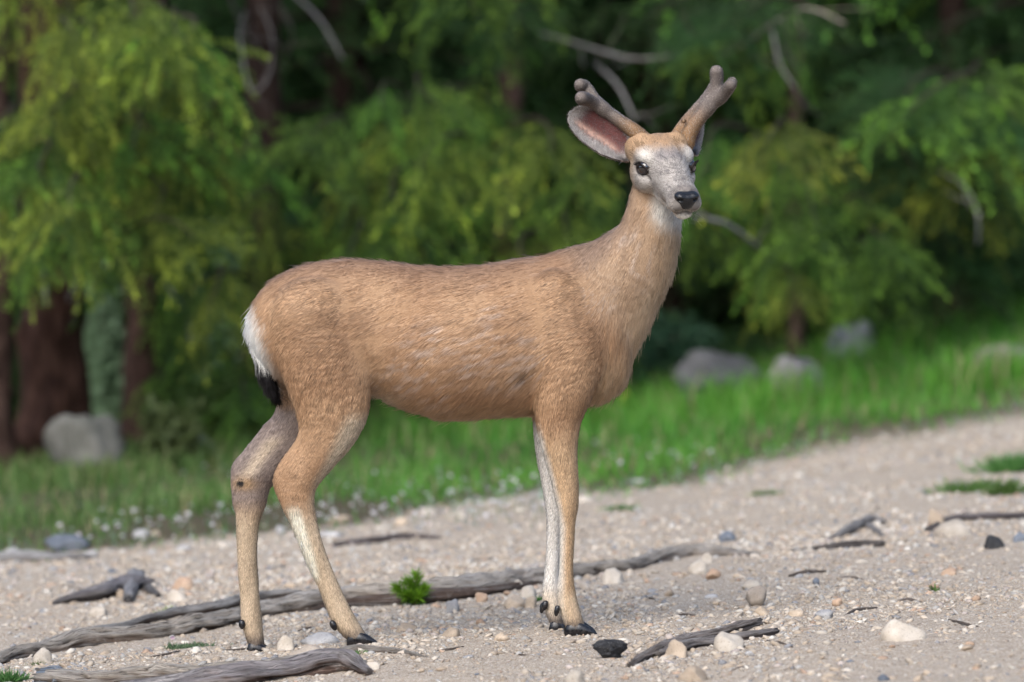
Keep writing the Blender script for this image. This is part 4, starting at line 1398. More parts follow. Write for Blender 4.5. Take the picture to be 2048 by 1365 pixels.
    # ------------------------------------------------------------ eyes
    eye_m = Nodes('eye_gloss')
    b = eye_m.bsdf(0.05, 0.8)
    b.inputs['Coat Weight'].default_value = 0.7
    b.inputs['Coat Roughness'].default_value = 0.05
    r_ = eye_m.n('ShaderNodeTexCoord').outputs['Object']
    eye_m.l(eye_m.ramp(eye_m.noise(r_, 60, 2), [(0.3, (0.004, 0.003, 0.003)), (0.8, (0.02, 0.011, 0.008))]), b.inputs['Base Color'])
    lid_m = Nodes('eyelid_skin')
    b = lid_m.bsdf(0.6, 0.2)
    lid_m.l(lid_m.ramp(lid_m.noise(lid_m.coord(), 200, 2), [(0.3, (0.012, 0.009, 0.009)), (0.7, (0.03, 0.022, 0.02))]), b.inputs['Base Color'])
    for s in (-1, 1):
        c = H(0.027, s * 0.0525, -0.001)
        nu, nv = 20, 28
        uu = np.linspace(0, math.pi, nu); vv = np.linspace(0, 2*math.pi, nv, endpoint=False)
        R = 0.0192
        sph = np.array([[math.sin(a)*math.cos(bq), math.sin(a)*math.sin(bq), math.cos(a)] for a in uu for bq in vv]) * R
        i = np.arange(nu*nv).reshape(nu, nv)
        f = np.stack([i[:-1], i[1:], np.roll(i[1:], -1, 1), np.roll(i[:-1], -1, 1)], -1).reshape(-1, 4)
        eo = part('eye', new_mesh('eye', shift(sph + c), f), eye_m.m)
        # lids: an almond ring lying on the eyeball
        out = norm(HF * 0.52 + HS * s * 0.85 + HU * 0.02)
        t1 = norm(HF - out * HF.dot(out)); t2 = np.cross(out, t1) * (1 if np.cross(out, t1).dot(HU) > 0 else -1)
        na, nb = 48, 8
        ring = []
        for k in range(na):
            a = 2 * math.pi * k / na
            ea, eb = 0.0142, 0.0112
            pt = t1 * (ea * math.cos(a) + 0.001) + t2 * (eb * math.sin(a))
            d_ = math.sqrt(max(R*R*1.06 - pt.dot(pt), 1e-6))
            ctr_ = c + pt + out * d_
            rad_dir = norm(pt)
            thick = 0.0026 if math.sin(a) > 0 else 0.0019
            for j in range(nb):
                bb = 2 * math.pi * j / nb
                ring.append(ctr_ + (rad_dir * math.cos(bb) * 1.3 + out * math.sin(bb)) * thick)
        ring = np.array(ring); i = np.arange(na*nb).reshape(na, nb)
        f = np.stack([i, np.roll(i, -1, 0), np.roll(np.roll(i, -1, 0), -1, 1), np.roll(i, -1, 1)], -1).reshape(-1, 4)
        part('eyelid', new_mesh('eyelid', shift(ring), f), lid_m.m, eo)
        # lashes
        nl = 60
        aa = rng.uniform(0.5, 2.9, nl)
        pt = t1[None]*(0.0154*np.cos(aa))[:, None] + t2[None]*(0.0124*np.sin(aa))[:, None]
        dd = np.sqrt(np.maximum(R*R*1.06 - (pt**2).sum(1), 1e-6))
        rt = c + pt + out[None]*dd[:, None]
        dirn = norm(out[None]*0.8 + norm(pt)*0.35 - t1[None]*0.75 + rng.normal(0, .12, (nl, 3)))
        LL = rng.uniform(0.007, 0.013, nl)
        P4 = np.stack([rt, rt + dirn*(LL*0.35)[:, None], rt + (dirn*0.95+t2*0.06)*(LL*0.7)[:, None], rt + (dirn+t2*0.16)*LL[:, None]], 1)
        make_curves('eyelashes', shift(P4), np.tile(np.array([.008, .007, .007]), (nl, 1)), np.full(nl, 0.00045), np.tile(out, (nl, 1)), eo, furm)
    # ------------------------------------------------------------ nose pad
    nm = Nodes('wet_nose')
    b = nm.bsdf(0.24, 0.4)
    vor = nm.n('ShaderNodeTexVoronoi'); vor.inputs['Scale'].default_value = 420
    nm.l(nm.coord(), vor.inputs['Vector'])
    nm.l(nm.ramp(vor.outputs['Distance'], [(0.0, (0.016, 0.016, 0.018)), (0.7, (0.008, 0.008, 0.009))]), b.inputs['Base Color'])
    nm.l(nm.bump(vor.outputs['Distance'], 0.35, 0.0012), b.inputs['Normal'])
    A = SDF((0.155, -0.045, -0.06), (0.235, 0.045, 0.03), 0.0016)
    I3 = np.eye(3)
    A.ell((0.190, 0, -0.011), (0.0185, 0.0270, 0.013), I3, 0.004, 1)
    A.ell((0.193, 0.0165, -0.008), (0.015, 0.0115, 0.010), I3, 0.006, 1)
    A.ell((0.193, -0.0165, -0.008), (0.015, 0.0115, 0.010), I3, 0.006, 1)
    A.ell((0.194, 0, -0.024), (0.0135, 0.0185, 0.016), I3, 0.012, 1)
    for s in (-1, 1):
        A.ell((0.207, s*0.0185, -0.0135), (0.009, 0.0062, 0.0042), I3, 0.003, 1, True)
    A.ell((0.214, 0, -0.03), (0.006, 0.0015, 0.012), I3, 0.003, 1, True)
    Vn, Qn, En, _ = A.mesh(2)
    part('nose', new_mesh('nose', shift(HO + HK * (Vn @ HR)), Qn), nm.m)
    # whiskers
    nw = 46
    side = rng.choice([-1, 1], nw)
    rt = np.array([H(rng.uniform(0.12, 0.185), s*rng.uniform(0.012, 0.026), rng.uniform(-0.068, -0.045)) for s in side])
    dr = norm(HS[None]*(side*0.7)[:, None] - HU*0.8 + HF*0.15 + rng.normal(0, .3, (nw, 3)))
    LL = rng.uniform(0.015, 0.042, nw)
    P4 = np.stack([rt, rt+dr*(LL*.33)[:, None], rt+dr*(LL*.66)[:, None]+np.array([0, 0, -.001]), rt+dr*LL[:, None]+np.array([0, 0, -.004])], 1)
    make_curves('whiskers', shift(P4), np.tile(srgb(215, 212, 208), (nw, 1)), np.full(nw, 0.00022), dr, root, furm)
    # ------------------------------------------------------------ hooves and dewclaws
    hoof_m = Nodes('hoof_horn')
    b = hoof_m.bsdf(0.18, 0.45)
    hn = hoof_m.noise(hoof_m.coord(), 90, 3)
    hoof_m.l(hoof_m.ramp(hn, [(0.35, (0.006, 0.006, 0.008)), (0.75, (0.022, 0.019, 0.018))]), b.inputs['Base Color'])
    hoof_m.l(hoof_m.mapr(hn, 0.3, 0.7, 0.12, 0.38), b.inputs['Roughness'])
    hoof_m.l(hoof_m.bump(hn, 0.2, 0.002), b.inputs['Normal'])
    def toe(heel_px, tip_px, ytoe, height, width, splay=0.0, drop=0.0):
        a = W(heel_px[0], heel_px[1], ytoe); bq = W(tip_px[0], tip_px[1], ytoe + splay)
        ax = bq - a; Ln = np.linalg.norm(ax); ax = ax / Ln
        sd = norm(np.cross(np.array([0, 0, 1.0]), ax)); upv = np.cross(ax, sd)
        ns, nr = 14, 16
        V = []
        for k in range(ns):
            t = k / (ns - 1)
            hgt = height * np.interp(t, [0, .06, .2, .4, .62, .85, .97, 1], [.45, .8, 1.0, 1.0, .78, .42, .2, .08])
            wd = width * np.interp(t, [0, .06, .2, .45, .7, .9, 1], [.4, .75, 1, 1, .8, .45, .1])
            for j in range(nr):
                th = 2 * math.pi * j / nr
                cx, sx = math.cos(th), math.sin(th)
                cy = math.copysign(abs(cx) ** 0.75, cx) * wd * (0.72 + 0.28 * (1 - (sx + 1) / 2))
                cz = hgt * (0.5 + 0.5 * math.copysign(abs(sx) ** 0.75, sx))
                V.append(a + ax * (t * Ln) + sd * cy + upv * cz)
        V = np.array(V); i = np.arange(ns*nr).reshape(ns, nr)
        f = np.stack([i[:-1], i[1:], np.roll(i[1:], -1, 1), np.roll(i[:-1], -1, 1)], -1).reshape(-1, 4)
        c0, c1 = len(V), len(V) + 1
        V = np.vstack([V, V[:nr].mean(0), V[-nr:].mean(0)])
        cap = np.vstack([np.stack([np.full(nr, c0), i[0], np.roll(i[0], -1)], 1), np.stack([np.full(nr, c1), np.roll(i[-1], -1), i[-1]], 1)])
        part('hoof', new_mesh('hoof', shift(V), [f, cap]), hoof_m.m)
    toe((1130, 1275), (1196, 1271), dnf - 0.013, 0.037, 0.0135, -0.006)
    toe((1128, 1268), (1192, 1265), dnf + 0.015, 0.037, 0.0135, 0.012)
    toe((1098, 1268), (1142, 1267), dff - 0.014, 0.034, 0.0135, -0.004)
    toe((1101, 1264), (1158, 1262), dff + 0.013, 0.034, 0.0135, 0.010)
    toe((694, 1293), (757, 1288), dnh - 0.013, 0.034, 0.0135, -0.004)
    toe((694, 1289), (752, 1285), dnh + 0.014, 0.034, 0.0135, 0.008)
    toe((494, 1312), (543, 1310), dfh - 0.013, 0.036, 0.0135, -0.004)
    toe((495, 1309), (545, 1306), dfh + 0.014, 0.036, 0.0135, 0.006)
    def dewclaw(top_px, bot_px, y, r):
        A = SDF(W(top_px[0], top_px[1], y) - 0.04, W(top_px[0], top_px[1], y) + 0.045, 0.002)
        a, c = W(*top_px, y), W(*bot_px, y)
        A.chain([tuple(a) + (r*0.95, r*0.85), tuple((a+c)/2) + (r, r*0.9), tuple(c) + (r*0.62, r*0.6)], 0, 1, 4)
        Vd, Qd, _, _ = A.mesh(1)
        part('dewclaw', new_mesh('dewclaw', shift(Vd), Qd), hoof_m.m)
    dewclaw((1115, 1216), (1112, 1230), dnf - 0.022, 0.0072)
    dewclaw((1091, 1207), (1088, 1218), dff - 0.028, 0.0082)
    dewclaw((1086, 1210), (1083, 1224), dff + 0.006, 0.0072)
    dewclaw((665, 1247), (670, 1258), dnh - 0.02, 0.0085)
    dewclaw((484, 1246), (484, 1255), dfh - 0.022, 0.0085)
    # ------------------------------------------------------------ tail
    A = SDF(W(470, 830, -0.04) - 0.03, W(600, 600, 0.06) + 0.03, 0.003)
    A.chain([tuple(W(512, 640, 0.0)) + (.020, .024), tuple(W(516, 690, -.002)) + (.018, .022), tuple(W(529, 735, -.004)) + (.015, .019),
             tuple(W(541, 768, -.005)) + (.010, .013), tuple(W(549, 785, -.005)) + (.004, .006)], 0, 1, 5)
    Vt, Qt, Et, _ = A.mesh(2)
    Nt = mesh_normals(Vt, Qt)
    vt = 682.5 - (Vt[:, 2] - CAM_H) * PPM
    blk = sstep(708, 728, vt)
    ct = srgb(224, 222, 216) * (1 - blk[:, None]) + srgb(20, 18, 20) * blk[:, None]
    mt_ = new_mesh('tail', shift(Vt), Qt); set_color(mt_, ct * 0.8)
    ot = part('tail', mt_, skin.m, None, 'white tail with a black tip')
    T, B = sample_mesh(Vt, Qt, np.ones(len(Vt)), 12000, rng)
    Pt = lerp_attr(Vt, T, B); nt = norm(lerp_attr(Nt, T, B)); ctt = lerp_attr(ct, T, B)
    Lt = rng.uniform(0.02, 0.05, len(Pt)) * np.where(682.5 - (Pt[:, 2] - CAM_H) * PPM < 715, 0.45, 1.0)
    clt = np.stack([vnoise(Pt*60, 3+k) for k in range(3)], 1)*0.2 + rng.normal(0, .1, Pt.shape)
    stt = grow(Pt, nt, np.tile(np.array([.28, 0, -1.0]), (len(Pt), 1)), Lt, np.full(len(Pt), .22), clt, rng, 0.2)
    make_curves('tail_hair', shift(stt), ctt*rng.uniform(.4, 2.2, len(Pt))[:, None], np.full(len(Pt), .0005), nt, ot, furm)
    return root
build_deer()
# ================================================================== STONES
import bmesh
def ico(sub):
    bm = bmesh.new()
    bmesh.ops.create_icosphere(bm, subdivisions=sub, radius=1.0)
    V = np.array([v.co[:] for v in bm.verts]); F = np.array([[v.index for v in f.verts] for f in bm.faces])
    bm.free()
    return V, F
ICO = {k: ico(k) for k in (1, 2, 3, 4)}

def stone_mat(name, c1, c2, speck, scale=60, rough=0.85):
    N = Nodes(name)
    b = N.bsdf(rough, 0.25)
    co = N.coord('Object')
    a = N.noise(co, scale*0.25, 4, 0.6); f = N.noise(co, scale*4, 3, 0.7)
    c = N.mix(N.mapr(a, 0.35, 0.65, 0, 1), c1, c2)
    c = N.mix(N.mapr(f, 0.56, 0.66, 0, 0.75), c, speck)
    info = N.n('ShaderNodeObjectInfo').outputs['Random']
    hv = N.n('ShaderNodeHueSaturation')
    N.l(N.mapr(info, 0, 1, 0.75, 1.2), hv.inputs['Value'])
    N.l(c, hv.inputs['Color'])
    N.l(hv.outputs[0], b.inputs['Base Color'])
    N.l(N.bump(f, 0.5, 0.003), b.inputs['Normal'])
    return N.m
STONE = {
    'tan': stone_mat('tan_stone', (0.33, 0.26, 0.19), (0.46, 0.37, 0.28), (0.2, 0.15, 0.11)),
    'cream': stone_mat('cream_stone', (0.38, 0.325, 0.26), (0.52, 0.465, 0.395), (0.24, 0.2, 0.16)),
    'grey': stone_mat('grey_stone', (0.28, 0.27, 0.27), (0.42, 0.41, 0.40), (0.15, 0.15, 0.15)),
    'rust': stone_mat('rust_stone', (0.34, 0.225, 0.15), (0.42, 0.31, 0.225), (0.2, 0.12, 0.08)),
    'slate': stone_mat('slate_stone', (0.10, 0.115, 0.14), (0.18, 0.20, 0.23), (0.05, 0.05, 0.06)),
    'coal': stone_mat('charred_stone', (0.014, 0.014, 0.016), (0.04, 0.04, 0.042), (0.10, 0.10, 0.10)),
    'speck': stone_mat('speckled_granite', (0.30, 0.25, 0.20), (0.42, 0.36, 0.30), (0.09, 0.07, 0.06), 90),
    'boulder_pale': stone_mat('pale_boulder', (0.10, 0.098, 0.082), (0.175, 0.168, 0.148), (0.09, 0.09, 0.08), 30),
    'boulder_pink': stone_mat('pinkish_boulder', (0.10, 0.095, 0.10), (0.29, 0.27, 0.275), (0.10, 0.095, 0.10), 36),
    'boulder_grey': stone_mat('dull_boulder', (0.09, 0.092, 0.10), (0.18, 0.18, 0.19), (0.09, 0.085, 0.09), 30),
    'boulder_blue': stone_mat('bluish_boulder', (0.17, 0.18, 0.21), (0.29, 0.31, 0.35), (0.16, 0.16, 0.18), 30),
}
def rock_shape(seed, sub=3, ang=0.5, rough=0.12, sq=(1, 1, 1)):
    """unit rock: noise plus planar facets"""
    rng = np.random.default_rng(seed)
    V, F = ICO[sub]
    V = V.copy()
    for _ in range(int(4 + 9*ang)):
        nrm = norm1(rng.normal(0, 1, 3)); d = rng.uniform(0.55, 0.92)
        h = V @ nrm - d
        V = V - np.outer(np.where(h > 0, h, 0), nrm)
    V = V*(1 + rough*fbm(V*1.7 + seed, seed, 3))[:, None]
    if sub >= 3:
        V = V*(1 + rough*0.5*fbm(V*6 + seed, seed+1, 3))[:, None]
    return V*np.array(sq), F

def stone(name, px, py, w, h, kind, label, seed, depth=0.8, ang=0.5, sub=3, sink=0.18, group=None, cat='stone', tilt=0.0, rough=0.2, yd=None):
    """a stone whose foot is seen at (px,py), w and h pixels wide and tall"""
    g = G(px, py)
    if yd is not None:      # known depth: the foot is hidden in grass, only the top is seen
        k = (CAM_D+yd)/CAM_D/PPM
        x = (px-1024)*k; zt = CAM_H + (682.5-(py-h))*k
        g = np.array([x, yd, gz(x, yd)]); h = max((zt-g[2])/k, h*0.6)
    k = (CAM_D+g[1])/CAM_D/PPM
    V, F = rock_shape(seed, sub, ang, rough)
    V = V/ (np.ptp(V, axis=0)/2)[None]
    V = V - (V.max(0)+V.min(0))/2
    if name == 'stone' and seed not in (11, 12, 18, 21, 41, 42):
        sink = 0.75
    c, s = math.cos(tilt), math.sin(tilt)
    V = V*np.array([w*k/2, w*k/2*depth, h*k/2*(1+sink)])
    V = V @ np.array([[c, 0, s], [0, 1, 0], [-s, 0, c]])
    V[:, 2] -= V[:, 2].min() + sink*h*k
    me = new_mesh(name, V, F, smooth=(name == 'boulder'))
    o = link(name, me, None, STONE[kind], label, cat, group)
    g2 = (g[0], g[1] + w*k/2*depth*0.5, 0)
    o.location = (g2[0], g2[1], gz(g2[0], g2[1]))
    return o

def build_stones():
    B = 'boulder'
    stone(B, 168, 905, 172, 78, 'boulder_pale', 'rounded pale boulder at the foot of the red-barked trunk', 1, 0.9, 0.75, 4, 0.1, None, 'boulder', 0.1, 0.22, 8.3)
    stone(B, 1432, 785, 176, 74, 'boulder_grey', 'long dull purplish boulder under the low conifer boughs', 2, 0.7, 0.8, 4, 0.1, None, 'boulder', -0.2, 0.25, 9.9)
    stone(B, 1600, 785, 132, 74, 'boulder_pink', 'rounded pinkish grey boulder on the grass beside the long dull boulder', 3, 0.9, 0.8, 4, 0.1, None, 'boulder', 0, 0.25, 9.6)
    stone(B, 1700, 682, 98, 50, 'boulder_blue', 'small bluish white boulder alone on the grassy bank behind the pinkish boulder', 4, 0.8, 0.3, 3, 0.1, None, 'boulder', -0.15, 0.1, 11.6)
    stone(B, 2020, 812, 150, 118, 'boulder_pale', 'low pale boulder half hidden in grass on the bank', 5, 0.9, 0.3, 3, 0.1, None, 'boulder', -0.1, 0.1, 9.6)
    stone(B, 400, 925, 60, 55, 'boulder_blue', 'pale stone among the shaded undergrowth behind the hind legs', 6, 0.9, 0.4, 3, 0.1, None, 'boulder')
    stone(B, 132, 1104, 92, 34, 'slate', 'dark flat rock at the grass edge in front of the pale flowers', 7, 0.7, 0.5, 3, 0.1, None, 'rock')
    S = 'stone'
    stone(S, 1513, 1214, 42, 42, 'speck', 'round speckled brown stone sitting proud on the open gravel', 11, 0.95, 0.35, 3, 0.06, rough=0.12)
    stone(S, 1220, 1321, 72, 40, 'coal', 'black charred lump on the gravel in front of the front hooves', 12, 0.7, 0.7, 4, 0.1, rough=0.34)
    stone(S, 1808, 1282, 92, 42, 'cream', 'large smooth cream stone half buried in open gravel', 13, 0.8, 0.35, 3, 0.25, tilt=0.12, rough=0.12)
    stone(S, 1458, 1302, 62, 36, 'cream', 'angular pinkish cream stone touching the forked twisted root', 14, 0.9, 0.9, 3, 0.12)
    stone(S, 1353, 1318, 46, 36, 'tan', 'rough tan stone leaning on the stem of the forked twisted root', 15, 0.9, 0.9, 3, 0.12)
    stone(S, 1228, 1170, 50, 32, 'cream', 'whitish stone beside the long root just ahead of the front legs', 16, 0.9, 0.6, 3, 0.15)
    stone(S, 1912, 1072, 84, 32, 'cream', 'pale domed stone under the thin dark root', 17, 0.8, 0.3, 3, 0.3, rough=0.12)
    stone(S, 1873, 1056, 34, 40, 'tan', 'upright orange-tan stone next to the thin dark root', 18, 0.8, 0.5, 3, 0.1, tilt=0.25)
    stone(S, 1988, 1097, 42, 26, 'coal', 'small black rock on the gravel near the thin dark root', 19, 0.9, 0.8, 3, 0.1)
    stone(S, 2040, 1086, 28, 22, 'slate', 'dark blue-grey rock beside the small black rock', 20, 0.9, 0.8, 3, 0.1)
    stone(S, 1427, 1160, 32, 22, 'rust', 'orange-brown stone in front of the thin end of the long root', 21, 0.9, 0.5, 3, 0.12)
    stone(S, 1397, 1148, 40, 26, 'cream', 'pale angular stone behind the orange-brown stone', 22, 0.9, 0.9, 3, 0.12)
    stone(S, 1412, 1128, 26, 20, 'cream', 'small rounded pale stone against the end of the long root', 23, 0.9, 0.5, 3, 0.12)
    stone(S, 1028, 1217, 44, 26, 'tan', 'largest tan stone in the cluster under the chest by the front hooves', 24, 0.9, 0.5, 3, 0.12)
    stone(S, 1056, 1196, 38, 24, 'cream', 'cream stone at the back of the cluster beside the long root', 25, 0.9, 0.5, 3, 0.12)
    stone(S, 1062, 1219, 24, 24, 'tan', 'rounded tan stone touching the far front leg', 26, 0.9, 0.4, 3, 0.1)
    stone(S, 1035, 1180, 22, 20, 'cream', 'white pebble tucked against the underside of the long root', 27, 0.9, 0.6, 2, 0.1)
    stone(S, 905, 1226, 28, 26, 'grey', 'pointed pale grey stone in front of the long root', 28, 0.8, 0.9, 3, 0.1)
    stone(S, 963, 1206, 26, 20, 'rust', 'brownish orange stone near the underside of the long root', 29, 0.9, 0.5, 3, 0.12)
    stone(S, 962, 1250, 20, 12, 'rust', 'small pink-red stone on the gravel under the belly', 30, 0.9, 0.5, 2, 0.15)
    stone(S, 1004, 1285, 34, 18, 'tan', 'low olive tan stone just behind the front hooves', 31, 0.9, 0.6, 3, 0.2)
    stone(S, 902, 1275, 38, 20, 'tan', 'rough brown stone between the front and hind hooves', 32, 0.9, 0.7, 3, 0.2)
    stone(S, 812, 1264, 46, 18, 'tan', 'flat brown stone near the hind hooves', 33, 0.9, 0.7, 3, 0.25)
    stone(S, 84, 1330, 38, 32, 'cream', 'pale angular stone in front of the long root by a thin grass tuft', 34, 0.9, 0.9, 3, 0.1)
    stone(S, 612, 1318, 74, 26, 'speck', 'speckled grey granite stone between the hind hooves', 35, 0.7, 0.6, 3, 0.2)
    stone(S, 640, 1290, 84, 24, 'grey', 'pale grey slab lying behind the hind hooves', 36, 0.7, 0.7, 3, 0.25)
    stone(S, 572, 1302, 40, 30, 'cream', 'white peaked stone beside the far hind hoof', 37, 0.8, 0.8, 3, 0.15)
    stone(S, 1595, 1234, 40, 14, 'tan', 'flat tan stone between the speckled round stone and the rough grey stone', 38, 0.9, 0.5, 3, 0.25)
    stone(S, 1645, 1238, 44, 18, 'grey', 'low rough grey stone on the open gravel', 39, 0.9, 0.8, 3, 0.25)
    stone(S, 1524, 1232, 32, 18, 'tan', 'tan stone just in front of the speckled round stone', 40, 0.9, 0.6, 3, 0.2)
    stone(S, 1675, 1214, 22, 18, 'rust', 'small peach coloured stone standing on the gravel', 41, 0.9, 0.6, 2, 0.1)
    stone(S, 1632, 1172, 14, 14, 'slate', 'tiny blue-grey stone on the gravel', 42, 0.9, 0.3, 2, 0.1)
    stone(S, 1505, 1182, 42, 20, 'cream', 'smooth white stone behind the speckled round stone', 43, 0.9, 0.4, 3, 0.25)
    stone(S, 1898, 1152, 32, 16, 'rust', 'flat brown stone on the gravel slope', 44, 0.9, 0.6, 3, 0.2)
    stone(S, 1455, 1084, 34, 22, 'slate', 'dark rock beyond the thin end of the long root', 45, 0.9, 0.6, 3, 0.1)
    stone(S, 1385, 1365, 60, 34, 'tan', 'broad tan stone on the gravel in front of the forked twisted root', 46, 0.9, 0.7, 3, 0.2)
    stone(S, 1150, 1368, 44, 26, 'cream', 'cream stone on the gravel in front of the black charred lump', 47, 0.9, 0.7, 3, 0.2)
    stone(S, 745, 1345, 30, 18, 'cream', 'white stone at the gnarled end of the front log', 48, 0.9, 0.7, 3, 0.2)
    stone(S, 195, 1235, 44, 22, 'cream', 'cream stone between the arched grey root and the long root', 49, 0.9, 0.6, 3, 0.2)
    stone(S, 355, 1205, 46, 24, 'cream', 'whitish stone next to the arched grey root, in front of the orange one', 50, 0.9, 0.6, 3, 0.2)
    stone(S, 365, 1180, 46, 26, 'rust', 'orange stone next to the arched grey root', 51, 0.9, 0.6, 3, 0.2)
    stone(S, 240, 1196, 26, 18, 'tan', 'yellowish stone under the arched grey root', 52, 0.9, 0.6, 3, 0.2)
    # pale stones strewn where the gravel meets the grass
    rg = np.random.default_rng(71)
    edge = [(40, 1112), (95, 1118), (205, 1104), (262, 1092), (318, 1086), (372, 1090), (432, 1082), (560, 1068), (655, 1062), (700, 1044), (742, 1060), (800, 1036),
            (848, 1052), (905, 1030), (950, 1046), (1010, 1022), (1055, 1040), (1180, 990), (1290, 972), (1430, 952)]
    for q, (ex, ey) in enumerate(edge):
        stone('edge_stone', ex + rg.uniform(-26, 26), ey + rg.uniform(-20, 16), rg.uniform(16, 52), rg.uniform(8, 20), rg.choice(['cream', 'cream', 'grey', 'tan']), 'pale stone lying where the gravel meets the grass', 300+q, 0.8, 0.8, 2, 0.4, 'pale stones along the grass edge')
    # loose pebbles, every one its own object, meshes shared within a kind
    rng = np.random.default_rng(33)
    kinds = [('tan', 0.36, 'small tan pebble lying loose on the gravel'), ('cream', 0.30, 'small cream pebble lying loose on the gravel'),
             ('grey', 0.16, 'small mid-grey pebble lying loose on the gravel'), ('rust', 0.10, 'small orange-brown pebble lying loose on the gravel'), ('slate', 0.08, 'small dark slate pebble lying loose on the gravel')]
    meshes = {}
    for kd, _, _ in kinds:
        ms = []
        for q in range(4):
            V, F = rock_shape(200 + q*7 + len(kd), 2, 0.55, 0.14, (1, rng.uniform(.7, .95), rng.uniform(.45, .7)))
            me = new_mesh('pebble', V, F); me.materials.append(STONE[kd]); ms.append(me)
        meshes[kd] = ms
    pr = np.array([k[1] for k in kinds]); pr /= pr.sum()
    made = 0
    while made < 265:
        px, py = rng.uniform(-10, 2060), rng.choice([rng.uniform(1120, 1365), rng.uniform(1040, 1150)], p=[.8, .2])
        if 430 < px < 800 and py > 1270: continue
        if 1080 < px < 1210 and py > 1235: continue
        g = G(px, py)
        if g[1] > edge_y(np.array([g[0]]))[0] - 0.3: continue
        kd, _, lb = kinds[rng.choice(len(kinds), p=pr)]
        r = 0.0065 + 0.011*rng.random()**2.2 + 0.0014*max(g[1], 0)
        o = bpy.data.objects.new('pebble', meshes[kd][rng.integers(0, 4)])
        COL.objects.link(o)
        o.location = (g[0], g[1], g[2] + r*0.12)
        o.rotation_euler = (rng.normal(0, .25), rng.normal(0, .25), rng.uniform(0, 6.28))
        o.scale = (r*rng.uniform(.9, 1.4), r, r)
        o['label'] = lb; o['category'] = 'pebble'; o['group'] = 'loose %s pebbles' % {'tan': 'tan', 'cream': 'cream', 'grey': 'grey', 'rust': 'orange-brown', 'slate': 'slate'}[kd]
        made += 1
    # finer gravel nobody could count
    gm = Nodes('mixed_gravel')
    b = gm.bsdf(0.88, 0.2)
    gf = gm.noise(gm.coord(), 500, 2, 0.7)
    gm.l(gm.mix(gm.mapr(gf, 0.4, 0.65, 0, 0.3), gm.attr('col'), (0.5, 0.44, 0.36)), b.inputs['Base Color'])
    pal = np.array([(0.33, 0.265, 0.20), (0.38, 0.32, 0.255), (0.42, 0.37, 0.31), (0.49, 0.455, 0.40), (0.25, 0.20, 0.155), (0.29, 0.28, 0.265), (0.16, 0.165, 0.18), (0.33, 0.225, 0.16), (0.36, 0.305, 0.275)])
    pw = np.array([.22, .22, .16, .07, .09, .10, .06, .04, .04]); pw = pw/pw.sum()
    oct_v = np.array([(1, 0, 0), (-1, 0, 0), (0, 1, 0), (0, -1, 0), (0, 0, 1), (0, 0, -1)], float)
    oct_f = np.array([(0, 2, 4), (2, 1, 4), (1, 3, 4), (3, 0, 4), (2, 0, 5), (1, 2, 5), (3, 1, 5), (0, 3, 5)])
    def scatter(m, tmpl, F, xr, yr, rlo, rhi, pw_):
        x = rng.uniform(*xr, m); y = yr[0] + (yr[1]-yr[0])*rng.random(m)
        # keep to what the lens could see, plus a margin
        pt = fbm(np.stack([x*2.2, y*1.3, 0*x], 1), 44, 3)
        ov = np.abs(x) - (1.35*(CAM_D+y)/CAM_D + 0.1)
        keep = (rng.random(m) < np.where(ov < 0, 1.0, 0.4)) & (y < edge_y(x) + rng.normal(0, 0.2, m)) & (rng.random(m) < np.clip(0.8 + 1.4*pt - 0.25*(x > 0.4), 0.12, 1))
        x, y = x[keep], y[keep]; m = len(x)
        r = rlo + (rhi-rlo)*rng.random(m)**pw_
        z = ground(x, y)
        J = tmpl[None]*(1 + rng.uniform(-0.32, 0.32, (m, len(tmpl), 1))) * np.stack([rng.uniform(.9, 1.5, m), rng.uniform(.8, 1.2, m), rng.uniform(.5, .85, m)], 1)[:, None, :]
        a = rng.uniform(0, 6.28, m); c, s = np.cos(a)[:, None], np.sin(a)[:, None]
        t = rng.normal(0, .3, (m, 1))
        X = J[..., 0]*c - J[..., 1]*s; Y = J[..., 0]*s + J[..., 1]*c; Z = J[..., 2] + X*t
        V = np.stack([X, Y, Z], -1)*r[:, None, None] + np.stack([x, y, z + r*0.05], 1)[:, None, :]
        idx = rng.choice(len(pal), m, p=pw)
        c = pal[idx]*rng.uniform(0.75, 1.2, m)[:, None]
        Fa = (F[None] + (np.arange(m)*len(tmpl))[:, None, None]).reshape(-1, 3)
        return V.reshape(-1, 3), Fa, np.repeat(c, len(tmpl), 0)
    parts = [scatter(215000, oct_v, oct_f, (-2.7, 2.7), (-2.0, 2.2), 0.0014, 0.0052, 2.4),
             scatter(38000, ICO[1][0], ICO[1][1], (-2.8, 2.8), (-2.0, 3.0), 0.0035, 0.0125, 2.0),
             scatter(46000, oct_v, oct_f, (-4.2, 4.4), (2.2, 9.0), 0.005, 0.016, 1.8)]
    off = 0; Vs, Fs, Cs = [], [], []
    for V, F, C in parts:
        Vs.append(V); Fs.append(F+off); Cs.append(C); off += len(V)
    me = new_mesh('gravel', np.vstack(Vs), np.vstack(Fs), smooth=False)
    set_color(me, np.vstack(Cs))
    link('gravel', me, None, gm.m, 'fine mixed tan and grey gravel covering the sandy ground', 'gravel', None, 'stuff')
build_stones()

# ================================================================== DRIFTWOOD AND ROOTS
def px_path(pts, lift=0.55):
    """pts: (px, py of the underside, thickness px)"""
    out = []
    for px, py, th in pts:
        g = G(px, py)
        r = th/2*(CAM_D+g[1])/CAM_D/PPM
        out.append((g[0], g[1] + r*0.6, gz(g[0], g[1]+r*0.6) + r*lift, r))
    return out

